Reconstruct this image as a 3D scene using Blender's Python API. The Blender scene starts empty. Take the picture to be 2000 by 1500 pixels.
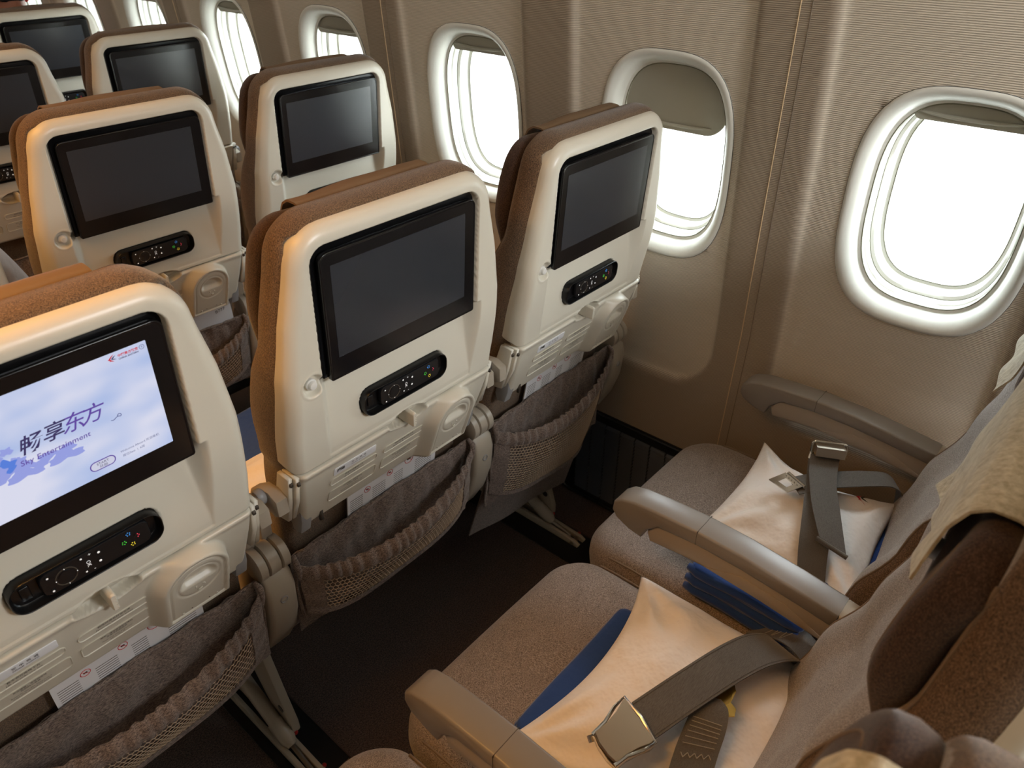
import bpy, bmesh, math, random
from math import sin, cos, pi, sqrt, radians, hypot, tan, exp
from mathutils import Vector, Matrix
random.seed(7)
SC = bpy.context.scene
COL = SC.collection
# ------------------------------------------------------------------ camera
cam_d = bpy.data.cameras.new('camera'); cam = bpy.data.objects.new('camera', cam_d); COL.objects.link(cam)
cam.location = (-0.62669514, -0.73109072, 1.50775615)
cam.rotation_euler = (radians(56.761270), radians(-0.053238), radians(-49.208627))
cam_d.sensor_width = 36.0; cam_d.lens = 1445.788 / 2000 * 36
cam_d.clip_start = 0.02; cam_d.clip_end = 600
cam_d.dof.use_dof = True; cam_d.dof.focus_distance = 1.15; cam_d.dof.aperture_fstop = 9.0
SC.camera = cam
SC.view_settings.view_transform = 'Standard'; SC.view_settings.look = 'None'
SC.view_settings.gamma = 1.0; SC.view_settings.exposure = 0.04
SC.view_settings.use_curve_mapping = False
# ------------------------------------------------------------------ world, sun
W = bpy.data.worlds.new('sky'); SC.world = W; W.use_nodes = True
bg = W.node_tree.nodes['Background']; bg.inputs[0].default_value = (0.86, 0.94, 1.0, 1); bg.inputs[1].default_value = 13.0
def light(name, kind, loc, rot, energy, color, **kw):
    d = bpy.data.lights.new(name, kind); o = bpy.data.objects.new(name, d); COL.objects.link(o)
    o.location = loc; o.rotation_euler = rot; d.energy = energy; d.color = color
    for k, v in kw.items(): setattr(d, k, v)
    return o
light('sun', 'SUN', (-8, 0, 20), (0, radians(-38), radians(10)), 7.0, (1.0, 0.96, 0.9), angle=0.01)
WARM = (1.0, 0.62, 0.30)
light('ceiling_wash_light', 'AREA', (-0.78, 1.0, 1.99), (0, 0, 0), 23, (1.0, 0.45, 0.09), shape='RECTANGLE', size=0.25, size_y=2.6, spread=radians(120))
light('sidewall_wash_light', 'AREA', (0.35, 1.2, 1.86), (0, radians(-8), 0), 17, (1.0, 0.86, 0.68), shape='RECTANGLE', size=0.08, size_y=7.5)
light('added_rear_fill', 'AREA', (0.30, -1.9, 1.78), (radians(48), 0, radians(-4)), 30, (0.94, 0.97, 1.0), shape='RECTANGLE', size=0.7, size_y=0.25)  # neutral fill added behind the camera to brighten the right-hand seat backs
light('cabin_rear_light', 'AREA', (-1.2, -2.7, 1.90), (radians(55), 0, radians(-20)), 11, (1.0, 0.86, 0.68), shape='RECTANGLE', size=1.6, size_y=0.7)
# ------------------------------------------------------------------ helpers
def lin(c):
    c = c / 255.0
    return c / 12.92 if c <= 0.04045 else ((c + 0.055) / 1.055) ** 2.4
def rgb(r, g, b): return (lin(r), lin(g), lin(b), 1.0)
def sm(t):
    t = max(0.0, min(1.0, t)); return t * t * (3 - 2 * t)
def lerp(a, b, t): return a + (b - a) * t
def interp(x, pts):
    if x <= pts[0][0]: return pts[0][1]
    for (a, fa), (b, fb) in zip(pts, pts[1:]):
        if x <= b:
            return fa + (fb - fa) * sm((x - a) / (b - a)) if False else fa + (fb - fa) * (x - a) / (b - a)
    return pts[-1][1]
MATS = {}
def mat(name, col, rough=0.5, metal=0.0, bump=None, spec=0.5, emit=None, sheen=0.0, coat=0.0):
    m = bpy.data.materials.new(name); m.use_nodes = True
    b = m.node_tree.nodes['Principled BSDF']
    b.inputs['Base Color'].default_value = col; b.inputs['Roughness'].default_value = rough
    b.inputs['Metallic'].default_value = metal; b.inputs['Specular IOR Level'].default_value = spec
    if sheen: b.inputs['Sheen Weight'].default_value = sheen
    if coat: b.inputs['Coat Weight'].default_value = coat; b.inputs['Coat Roughness'].default_value = 0.08
    if emit:
        b.inputs['Emission Color'].default_value = emit[0]; b.inputs['Emission Strength'].default_value = emit[1]
    MATS[name] = m
    if bump:
        nt = m.node_tree; tc = nt.nodes.new('ShaderNodeTexCoord'); n = nt.nodes.new('ShaderNodeTexNoise')
        n.inputs['Scale'].default_value = bump[0]; n.inputs['Detail'].default_value = 3
        bp = nt.nodes.new('ShaderNodeBump'); bp.inputs['Strength'].default_value = bump[1]; bp.inputs['Distance'].default_value = bump[2]
        nt.links.new(tc.outputs['Object'], n.inputs['Vector']); nt.links.new(n.outputs['Fac'], bp.inputs['Height'])
        nt.links.new(bp.outputs['Normal'], b.inputs['Normal'])
    return m
def fabric(name, c1, c2, sx, sy, sz, strength=0.5, dist=0.0012, c3=None, lo=0.40, hi=0.60):
    """woven cloth: two yarn colours mixed by stretched noise, with bump"""
    m = mat(name, c1, 0.92, spec=0.15, sheen=0.25); nt = m.node_tree; b = nt.nodes['Principled BSDF']
    tc = nt.nodes.new('ShaderNodeTexCoord'); mp = nt.nodes.new('ShaderNodeMapping'); mp.inputs['Scale'].default_value = (sx, sy, sz)
    n = nt.nodes.new('ShaderNodeTexNoise'); n.inputs['Scale'].default_value = 1.0; n.inputs['Detail'].default_value = 2.0; n.inputs['Roughness'].default_value = 0.7
    cr = nt.nodes.new('ShaderNodeValToRGB'); cr.color_ramp.elements[0].position = lo; cr.color_ramp.elements[1].position = hi
    cr.color_ramp.elements[0].color = c1; cr.color_ramp.elements[1].color = c2
    n2 = nt.nodes.new('ShaderNodeTexNoise'); n2.inputs['Scale'].default_value = 30; n2.inputs['Detail'].default_value = 2
    mx = nt.nodes.new('ShaderNodeMixRGB'); mx.blend_type = 'MULTIPLY'; mx.inputs[0].default_value = 0.25
    bp = nt.nodes.new('ShaderNodeBump'); bp.inputs['Strength'].default_value = strength; bp.inputs['Distance'].default_value = dist
    L = nt.links.new
    L(tc.outputs['Object'], mp.inputs[0]); L(mp.outputs[0], n.inputs['Vector']); L(n.outputs['Fac'], cr.inputs[0])
    L(tc.outputs['Object'], n2.inputs['Vector']); L(cr.outputs[0], mx.inputs[1]); L(n2.outputs['Fac'], mx.inputs[2])
    L(mx.outputs[0], b.inputs['Base Color']); L(n.outputs['Fac'], bp.inputs['Height']); L(bp.outputs[0], b.inputs['Normal'])
    return m
shell_m = mat('seat_shell_plastic', rgb(204, 198, 182), 0.33, bump=(900, 0.04, 0.0004))
shell_d = mat('shell_groove', rgb(70, 62, 52), 0.6)
armg_m = mat('armrest_plastic', rgb(132, 126, 120), 0.36, bump=(700, 0.06, 0.0005))
skirt_m = mat('armrest_panel', rgb(160, 150, 138), 0.4)
black_m = mat('black_plastic', rgb(14, 14, 15), 0.28)
bezel_m = mat('monitor_bezel', rgb(17, 17, 19), 0.16)
screen_m = mat('dark_screen', rgb(44, 48, 54), 0.20, bump=(14, 0.03, 0.003), spec=0.9)
remote_m = mat('remote_plastic', rgb(20, 20, 22), 0.34)
white_pt = mat('white_print', rgb(235, 235, 235), 0.4, emit=((1, 1, 1, 1), 0.25))
btn_cols = {k: mat('key_' + k, c, 0.4, emit=(c, 0.6)) for k, c in dict(blue=rgb(60, 130, 200), red=rgb(200, 60, 80), green=rgb(60, 180, 60), yellow=rgb(210, 190, 50)).items()}
ink_m = mat('dark_ink', rgb(58, 54, 48), 0.6)
ink_black = mat('black_ink', rgb(25, 25, 28), 0.6)
red_ink = mat('red_ink', rgb(196, 40, 50), 0.6)
paper_m = mat('card_paper', rgb(226, 226, 228), 0.45)
cream_m = mat('leather_cap', rgb(112, 90, 66), 0.6, bump=(500, 0.1, 0.0006))
metal_m = mat('chrome', rgb(225, 222, 215), 0.12, metal=1.0)
brushed_m = mat('brushed_metal', rgb(186, 176, 160), 0.28, metal=1.0)
gold_m = mat('brass', rgb(214, 180, 100), 0.25, metal=1.0)
greymetal_m = mat('grey_bracket', rgb(146, 146, 146), 0.38)
leg_m = mat('painted_leg', rgb(168, 158, 142), 0.32)
dark_m = mat('dark_underseat', rgb(26, 23, 22), 0.7)
fab_side = fabric('brown_seat_side_cloth', rgb(62, 48, 37), rgb(138, 112, 86), 800, 800, 480, lo=0.34, hi=0.68)
fab_head = fabric('dark_brown_headrest_cloth', rgb(44, 31, 26), rgb(90, 67, 52), 720, 720, 460, lo=0.36, hi=0.68)
fab_seat = fabric('grey_brown_seat_cloth', rgb(86, 74, 68), rgb(188, 174, 164), 1500, 420, 1200, lo=0.36, hi=0.66, dist=0.0008)
fab_back = fabric('grey_brown_back_cloth', rgb(92, 82, 76), rgb(190, 178, 168), 1500, 1200, 420, lo=0.36, hi=0.66, dist=0.0008)
fab_pocket = fabric('pocket_cloth', rgb(84, 72, 66), rgb(158, 140, 128), 200, 640, 640, lo=0.36, hi=0.66, dist=0.0006)
net_m = mat('pocket_net', rgb(178, 156, 132), 0.6)
cloth_m = fabric('antimacassar_cloth', rgb(178, 168, 140), rgb(220, 212, 188), 150, 150, 90, lo=0.3, hi=0.7, dist=0.002)
pil_m = mat('pillow_cover', rgb(236, 230, 224), 0.55, bump=(26, 0.5, 0.012), spec=0.3)
blue_m = mat('blue_blanket', rgb(22, 62, 128), 0.85, bump=(60, 0.3, 0.004), sheen=0.3)
belt_m = fabric('seat_belt_webbing', rgb(90, 87, 83), rgb(110, 107, 103), 90, 2200, 2200, strength=0.35, dist=0.0004)
stitch_m = mat('belt_stitching', rgb(165, 160, 152), 0.8)
pipe_m = mat('cloth_piping', rgb(120, 104, 88), 0.9)
skin_m = mat('skin', rgb(186, 122, 92), 0.5)
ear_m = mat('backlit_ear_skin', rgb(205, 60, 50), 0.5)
hair_m = mat('black_hair', rgb(14, 12, 12), 0.6)
shirt_m = mat('grey_shirt', rgb(186, 178, 170), 0.85, bump=(30, 0.5, 0.01))
trouser_m = mat('dark_trousers', rgb(40, 40, 48), 0.9)
frame_m = mat('window_frame_plastic', rgb(224, 223, 214), 0.42)
gasket_m = mat('window_gasket', rgb(120, 118, 96), 0.5)
gap_m = mat('dark_gap', rgb(46, 42, 38), 0.8)
shade_m = mat('window_shade', rgb(176, 172, 156), 0.5)

def mesh(name, V, F, mats, fm=None, smooth=True, auto=None):
    me = bpy.data.meshes.new(name); me.from_pydata([tuple(v) for v in V], [], F)
    if not isinstance(mats, (list, tuple)): mats = [mats]
    for m in mats: me.materials.append(m)
    if fm:
        for p, k in zip(me.polygons, fm): p.material_index = k
    for p in me.polygons: p.use_smooth = smooth
    me.validate()
    if auto is not None: me.set_sharp_from_angle(angle=radians(auto))
    me.update()
    return me
class MB:
    """collects pieces of ONE mesh"""
    def __init__(s): s.V = []; s.F = []; s.M = []
    def add(s, V, F, m=0):
        o = len(s.V); s.V += [tuple(v) for v in V]; s.F += [tuple(i + o for i in f) for f in F]
        s.M += ([m] * len(F) if isinstance(m, int) else list(m)); return s
    def me(s, name, mats, smooth=True, auto=35): return mesh(name, s.V, s.F, mats, s.M, smooth, auto)
    def box(s, x0, x1, y0, y1, z0, z1, m=0):
        V = [(x, y, z) for x in (x0, x1) for y in (y0, y1) for z in (z0, z1)]
        return s.add(V, [(0, 1, 3, 2), (4, 6, 7, 5), (0, 4, 5, 1), (2, 3, 7, 6), (0, 2, 6, 4), (1, 5, 7, 3)], m)
    def tube(s, P, r, n=10, m=0, closed=False, cap=True):
        P = [Vector(p) for p in P]; k = len(P); R = r if isinstance(r, (list, tuple)) else [r] * k
        rings = []; up = None
        for i in range(k):
            if closed: t = P[(i + 1) % k] - P[i - 1]
            else: t = P[min(i + 1, k - 1)] - P[max(i - 1, 0)]
            t.normalize()
            if up is None:
                up = Vector((0, 0, 1)) if abs(t.z) < 0.9 else Vector((1, 0, 0))
            a = t.cross(up).normalized(); up = a.cross(t).normalized()
            rings.append([P[i] + (a * cos(2 * pi * j / n) + up * sin(2 * pi * j / n)) * R[i] for j in range(n)])
        V = [v for rg in rings for v in rg]; F = []
        for i in range(k if closed else k - 1):
            for j in range(n):
                F.append((i * n + j, i * n + (j + 1) % n, ((i + 1) % k) * n + (j + 1) % n, ((i + 1) % k) * n + j))
        if not closed and cap:
            F.append(tuple(range(n))[::-1]); F.append(tuple((k - 1) * n + j for j in range(n)))
        return s.add(V, F, m)
    def rings(s, R, m=0, cap0=True, cap1=True):
        n = len(R[0]); V = [v for rg in R for v in rg]; F = []
        for i in range(len(R) - 1):
            for j in range(n): F.append((i * n + j, i * n + (j + 1) % n, (i + 1) * n + (j + 1) % n, (i + 1) * n + j))
        if cap0: F.append(tuple(range(n))[::-1])
        if cap1: F.append(tuple((len(R) - 1) * n + j for j in range(n)))
        return s.add(V, F, m)
    def ball(s, c, r, m=0, n=12, sc=(1, 1, 1)):
        R = []
        for i in range(1, n):
            a = pi * i / n
            R.append([(c[0] + r * sc[0] * sin(a) * cos(2 * pi * j / (2 * n)), c[1] + r * sc[1] * sin(a) * sin(2 * pi * j / (2 * n)), c[2] + r * sc[2] * cos(a)) for j in range(2 * n)])
        return s.rings(R, m)
    def profile(s, poly, x0, x1, b=0.004, m=0, axis='x'):
        """polygon (y,z) swept along x with softened rims"""
        n = len(poly); ar = sum(poly[i][0] * poly[(i + 1) % n][1] - poly[(i + 1) % n][0] * poly[i][1] for i in range(n))
        def off(d):
            out = []
            for i in range(n):
                p0, p1, p2 = Vector(poly[i - 1]), Vector(poly[i]), Vector(poly[(i + 1) % n])
                e1 = (p1 - p0).normalized(); e2 = (p2 - p1).normalized()
                nn = Vector((-e1.y, e1.x)) + Vector((-e2.y, e2.x))
                if nn.length < 1e-6: nn = Vector((-e1.y, e1.x))
                nn.normalize()
                if ar < 0: nn = -nn
                out.append(p1 + nn * d)
            return out
        R = []
        for x, d in ((x0, b), (x0 + b * .3, b * .3), (x0 + b, 0), (x1 - b, 0), (x1 - b * .3, b * .3), (x1, b)):
            q = off(d)
            R.append([(x, p[0], p[1]) if axis == 'x' else ((p[0], x, p[1]) if axis == 'y' else (p[0], p[1], x)) for p in q])
        return s.rings(R, m)
def rrect(cx, cy, hx, hy, r, k=8, rb=None):
    """rounded rectangle outline, rb = radius of the bottom corners"""
    P = []; rb = r if rb is None else rb
    for (sx, sy, a0) in ((1, 1, 0), (-1, 1, 90), (-1, -1, 180), (1, -1, 270)):
        q = max(0.0003, min(r if sy > 0 else rb, hx, hy))
        for i in range(k + 1):
            a = radians(a0 + 90 * i / k)
            P.append((cx + sx * (hx - q) + q * cos(a), cy + sy * (hy - q) + q * sin(a)))
    return P
def ell(cx, cy, a, b, n=32): return [(cx + a * cos(2 * pi * i / n), cy + b * sin(2 * pi * i / n)) for i in range(n)]
Hflat = lambda u, v: 0.0
def plate(mb, steps, H=Hflat, m=0, cap0=False):
    """steps = [(outline, height)] going up; outline in (u,v), height towards the viewer behind the seat (-y)"""
    mb.rings([[(p[0], -(H(*p) + h), p[1]) for p in o] for o, h in steps], m, cap0=cap0, cap1=True); return mb
def obj(name, me, parent=None, loc=None, rot=None):
    o = bpy.data.objects.new(name, me); COL.objects.link(o)
    if parent is not None: o.parent = parent
    if loc is not None: o.location = loc
    if rot is not None: o.rotation_euler = rot
    return o
def tag(o, label, cat, group=None):
    o['label'] = label; o['category'] = cat
    if group: o['group'] = group
    return o
def struct(o): o['kind'] = 'structure'; return o
def empty(name, loc=(0, 0, 0), rot=(0, 0, 0)):
    o = bpy.data.objects.new(name, None); COL.objects.link(o); o.location = loc; o.rotation_euler = rot; o.empty_display_size = 0.05
    return o
def text_geo(s, size=1.0, shear=0.0, align='CENTER', bold=0.0, space=1.0):
    cu = bpy.data.curves.new('t', 'FONT'); cu.body = s; cu.size = size; cu.align_x = align; cu.align_y = 'CENTER'; cu.shear = shear
    cu.offset = bold; cu.space_character = space; cu.resolution_u = 3
    o = bpy.data.objects.new('t', cu); COL.objects.link(o)
    bpy.context.view_layer.update()
    dg = bpy.context.evaluated_depsgraph_get(); me = bpy.data.meshes.new_from_object(o.evaluated_get(dg))
    V = [tuple(v.co) for v in me.vertices]; F = [tuple(p.vertices) for p in me.polygons]
    bpy.data.objects.remove(o); bpy.data.curves.remove(cu); bpy.data.meshes.remove(me)
    return V, F
def put_text(mb, s, cu, cv, size, H=Hflat, off=0.0008, m=0, rot=0.0, **kw):
    V, F = text_geo(s, size, **kw); c, q = cos(rot), sin(rot)
    W = []
    for x, y, z in V:
        u = cu + x * c - y * q; v = cv + x * q + y * c
        W.append((u, -(H(u, v) + off), v))
    mb.add(W, F, m)
def slab(hw, v0, v1, front, back, er, nu=44, nv=60, rt=0.05, rb=0.03, p=2.4, mid=None, split=0.75, m_front=0, m_side=1, crease=None):
    """closed cushion in (u, depth, v): width hw(v), corner radii, edge rounding er. returns MB"""
    def w(v):
        q = hw(v)
        if v > v1 - rt: q -= rt - sqrt(max(0, rt * rt - (v - (v1 - rt)) ** 2))
        if v < v0 + rb: q -= rb - sqrt(max(0, rb * rb - (v0 + rb - v) ** 2))
        return max(q, 0.002)
    def dist(u, v):
        h = hw(v); a = abs(u)
        if v > v1 - rt and a > h - rt: return max(0, rt - hypot(a - (h - rt), v - (v1 - rt)))
        if v < v0 + rb and a > h - rb: return max(0, rb - hypot(a - (h - rb), v0 + rb - v))
        return max(0, min(h - a, v1 - v, v - v0))
    g = lambda t: 0.5 - 0.5 * cos(pi * t)
    V = []; F = []; M = []; idx = {}
    for side in (0, 1):
        for j in range(nv + 1):
            v = lerp(v0, v1, lerp(j / nv, g(j / nv), 0.7))
            for i in range(nu + 1):
                s = 2 * lerp(i / nu, g(i / nu), 0.7) - 1; u = s * w(v)
                bd = i in (0, nu) or j in (0, nv)
                if side == 1 and bd: idx[(1, i, j)] = idx[(0, i, j)]; continue
                d = dist(u, v); t = min(1, d / er); E = 0 if bd else (1 - (1 - t) ** p) ** (1 / p)
                f_, b_ = front(u, v), back(u, v); md = mid(u, v) if mid else 0.5 * (f_ + b_)
                y = lerp(md, f_ if side == 0 else b_, E)
                idx[(side, i, j)] = len(V); V.append((u, y, v))
    for side in (0, 1):
        for j in range(nv):
            for i in range(nu):
                q = [idx[(side, i, j)], idx[(side, i + 1, j)], idx[(side, i + 1, j + 1)], idx[(side, i, j + 1)]]
                if side == 0: q = q[::-1]
                F.append(tuple(q))
                c = [(V[a][0], V[a][2]) for a in q]; uu = sum(a[0] for a in c) / 4; vv = sum(a[1] for a in c) / 4
                M.append(m_front if side == 0 and dist(uu, vv) > er * split else m_side)
    return MB().add(V, F, M)
def grid(fn, nu, nv, keep=None, m=0, flip=False):
    V = []; F = []
    for j in range(nv + 1):
        for i in range(nu + 1): V.append(fn(i / nu, j / nv))
    for j in range(nv):
        for i in range(nu):
            if keep and not keep((i + .5) / nu, (j + .5) / nv): continue
            q = (j * (nu + 1) + i, j * (nu + 1) + i + 1, (j + 1) * (nu + 1) + i + 1, (j + 1) * (nu + 1) + i)
            F.append(q[::-1] if flip else q)
    return MB().add(V, F, m)
def solid_sheet(fn, nu, nv, th, m=0):
    """sheet fn(s,t)->point given thickness along its own normals"""
    def nrm(s, t):
        e = 1e-3; a = Vector(fn(min(1, s + e), t)) - Vector(fn(max(0, s - e), t)); b = Vector(fn(s, min(1, t + e))) - Vector(fn(s, max(0, t - e)))
        n = a.cross(b); return n.normalized() if n.length > 1e-12 else Vector((0, -1, 0))
    V = []; F = []; N = (nu + 1) * (nv + 1)
    for k in (0, 1):
        for j in range(nv + 1):
            for i in range(nu + 1):
                s, t = i / nu, j / nv; p = Vector(fn(s, t)); V.append(tuple(p + nrm(s, t) * (th * (0.5 - k))))
    for j in range(nv):
        for i in range(nu):
            q = (j * (nu + 1) + i, j * (nu + 1) + i + 1, (j + 1) * (nu + 1) + i + 1, (j + 1) * (nu + 1) + i)
            F.append(q); F.append(tuple(a + N for a in q[::-1]))
    bd = [i for i in range(nu)] + [j * (nu + 1) + nu for j in range(nv)] + [nv * (nu + 1) + i for i in range(nu, 0, -1)] + [j * (nu + 1) for j in range(nv, 0, -1)]
    for a, b in zip(bd, bd[1:] + bd[:1]): F.append((b, a, a + N, b + N))
    return MB().add(V, F, m)

# ================================================================== cabin shell
X0 = 0.79
DISH = 0.011
def wallx(z):
    if z < 0.70: return X0
    if z < 1.40: return X0 - 0.085 * (z - 0.70)
    t = z - 1.40; return X0 - 0.0595 - 0.085 * t - 0.75 * t * t
WC = [0.056 + 0.543 * k for k in range(-5, 9)]      # window centres along the wall
WZ = 1.0465; WA = 0.157; WB = 0.2165
SEAM = [WC[k] - 0.245 for k in range(0, 14, 2) if k + 0 < 14]
def sdrr(x, y, hx, hy, r):
    qx, qy = abs(x) - hx + r, abs(y) - hy + r
    return hypot(max(qx, 0), max(qy, 0)) + min(max(qx, qy), 0) - r
def dish(y, z, w=0.022):
    k = min(WC, key=lambda c: abs(c + 0.026 - y))
    d = sdrr(y - k - 0.026, z - 1.16, 0.200, 0.64, 0.11)
    return DISH * sm(-d / w + 0.5)
def wall_pt(y, z): return wallx(z) + dish(y, z) if z < 1.8 else wallx(z)
def supe(y, z, a=WA, b=WB, n=3.0): return (abs(y / a) ** n + abs(z / b) ** n) ** (1 / n)
def build_wall():
    y0, y1, z0, z1 = WC[0] - 0.27, WC[-1] + 0.27, 0.0, 1.72
    ny = int((y1 - y0) / 0.0075); nz = int((z1 - z0) / 0.0105)
    a, b = WA - 0.002, WB - 0.002
    def fn(s, t):
        y = lerp(y0, y1, s); z = lerp(z0, z1, t)
        k = min(WC, key=lambda c: abs(c - y)); dy, dz = y - k, z - WZ
        f = supe(dy, dz, a, b)
        if 0.93 < f < 1.055 : y = k + dy / f; z = WZ + dz / f
        return (wall_pt(y, z), y, z)
    def keep(s, t):
        y = lerp(y0, y1, s); z = lerp(z0, z1, t); k = min(WC, key=lambda c: abs(c - y))
        return supe(y - k, z - WZ, a, b) > 0.993
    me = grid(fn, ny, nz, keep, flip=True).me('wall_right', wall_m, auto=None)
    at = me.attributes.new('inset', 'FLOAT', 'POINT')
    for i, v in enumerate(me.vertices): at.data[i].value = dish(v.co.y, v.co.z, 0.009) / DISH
    return me
wall_m = bpy.data.materials.new('ribbed_wall_lining'); wall_m.use_nodes = True
def _wm():
    nt = wall_m.node_tree; b = nt.nodes['Principled BSDF']; L = nt.links.new
    b.inputs['Roughness'].default_value = 0.6; b.inputs['Specular IOR Level'].default_value = 0.3
    tc = nt.nodes.new('ShaderNodeTexCoord'); wv = nt.nodes.new('ShaderNodeTexWave'); wv.bands_direction = 'Z'
    wv.inputs['Scale'].default_value = 95; wv.inputs['Distortion'].default_value = 0.6; wv.inputs['Detail'].default_value = 1.5; wv.inputs['Detail Scale'].default_value = 0.25
    mp = nt.nodes.new('ShaderNodeMapping'); mp.inputs['Scale'].default_value = (1, 1, 1)
    nz = nt.nodes.new('ShaderNodeTexNoise'); nz.inputs['Scale'].default_value = 260
    sx = nt.nodes.new('ShaderNodeSeparateXYZ'); gt = nt.nodes.new('ShaderNodeMapRange')
    gt.inputs['From Min'].default_value = 0.42; gt.inputs['From Max'].default_value = 0.50
    ad = nt.nodes.new('ShaderNodeMath'); ad.operation = 'MULTIPLY'
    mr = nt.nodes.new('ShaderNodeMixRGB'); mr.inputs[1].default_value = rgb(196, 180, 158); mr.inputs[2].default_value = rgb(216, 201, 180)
    bp = nt.nodes.new('ShaderNodeBump'); bp.inputs['Strength'].default_value = 0.55; bp.inputs['Distance'].default_value = 0.0012
    L(tc.outputs['Object'], mp.inputs[0]); L(mp.outputs[0], wv.inputs[0]); L(tc.outputs['Object'], sx.inputs[0]); L(sx.outputs['Z'], gt.inputs['Value'])
    L(wv.outputs['Fac'], ad.inputs[0]); L(gt.outputs[0], ad.inputs[1]); L(ad.outputs[0], bp.inputs['Height']); L(wv.outputs['Fac'], mr.inputs[0])
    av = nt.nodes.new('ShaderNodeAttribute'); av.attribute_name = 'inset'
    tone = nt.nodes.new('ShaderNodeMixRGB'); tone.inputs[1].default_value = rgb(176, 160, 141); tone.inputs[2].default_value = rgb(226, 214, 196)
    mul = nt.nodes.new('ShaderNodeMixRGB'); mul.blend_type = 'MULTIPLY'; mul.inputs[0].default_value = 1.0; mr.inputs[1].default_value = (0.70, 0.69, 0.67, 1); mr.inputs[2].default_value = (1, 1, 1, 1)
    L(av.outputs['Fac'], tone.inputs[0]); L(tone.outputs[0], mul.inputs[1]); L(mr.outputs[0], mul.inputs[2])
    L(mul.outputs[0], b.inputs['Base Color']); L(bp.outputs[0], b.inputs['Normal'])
_wm()
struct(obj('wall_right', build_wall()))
# seams between the lining panels
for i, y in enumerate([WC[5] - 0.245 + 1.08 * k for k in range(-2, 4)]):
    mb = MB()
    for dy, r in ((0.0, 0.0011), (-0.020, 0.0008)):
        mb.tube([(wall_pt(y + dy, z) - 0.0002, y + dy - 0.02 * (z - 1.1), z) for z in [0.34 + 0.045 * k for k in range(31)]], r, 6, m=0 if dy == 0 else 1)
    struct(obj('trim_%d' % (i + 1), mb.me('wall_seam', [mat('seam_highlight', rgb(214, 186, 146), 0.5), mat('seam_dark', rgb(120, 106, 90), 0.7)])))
# windows
pane_m = bpy.data.materials.new('window_acrylic'); pane_m.use_nodes = True
def _pm():
    nt = pane_m.node_tree; nt.nodes.clear(); o = nt.nodes.new('ShaderNodeOutputMaterial'); t = nt.nodes.new('ShaderNodeBsdfTransparent'); g = nt.nodes.new('ShaderNodeBsdfGlossy')
    g.inputs['Roughness'].default_value = 0.03; f = nt.nodes.new('ShaderNodeMath'); f.operation = 'MULTIPLY'; f.inputs[1].default_value = 0.25; lw = nt.nodes.new('ShaderNodeLayerWeight'); lw.inputs[0].default_value = 0.2; nt.links.new(lw.outputs['Facing'], f.inputs[0]); mx = nt.nodes.new('ShaderNodeMixShader')
    t.inputs[0].default_value = (0.96, 0.98, 0.98, 1); L = nt.links.new
    L(f.outputs[0], mx.inputs[0]); L(t.outputs[0], mx.inputs[1]); L(g.outputs[0], mx.inputs[2]); L(mx.outputs[0], o.inputs[0])
_pm()
def sup_ring(a, b, x, n=3.0, k=72):
    R = []
    for i in range(k):
        t = 2 * pi * i / k; c, s = cos(t), sin(t); q = (abs(c) ** n + abs(s) ** n) ** (-1 / n)
        R.append((x, a * q * c, b * q * s))
    return R
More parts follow.
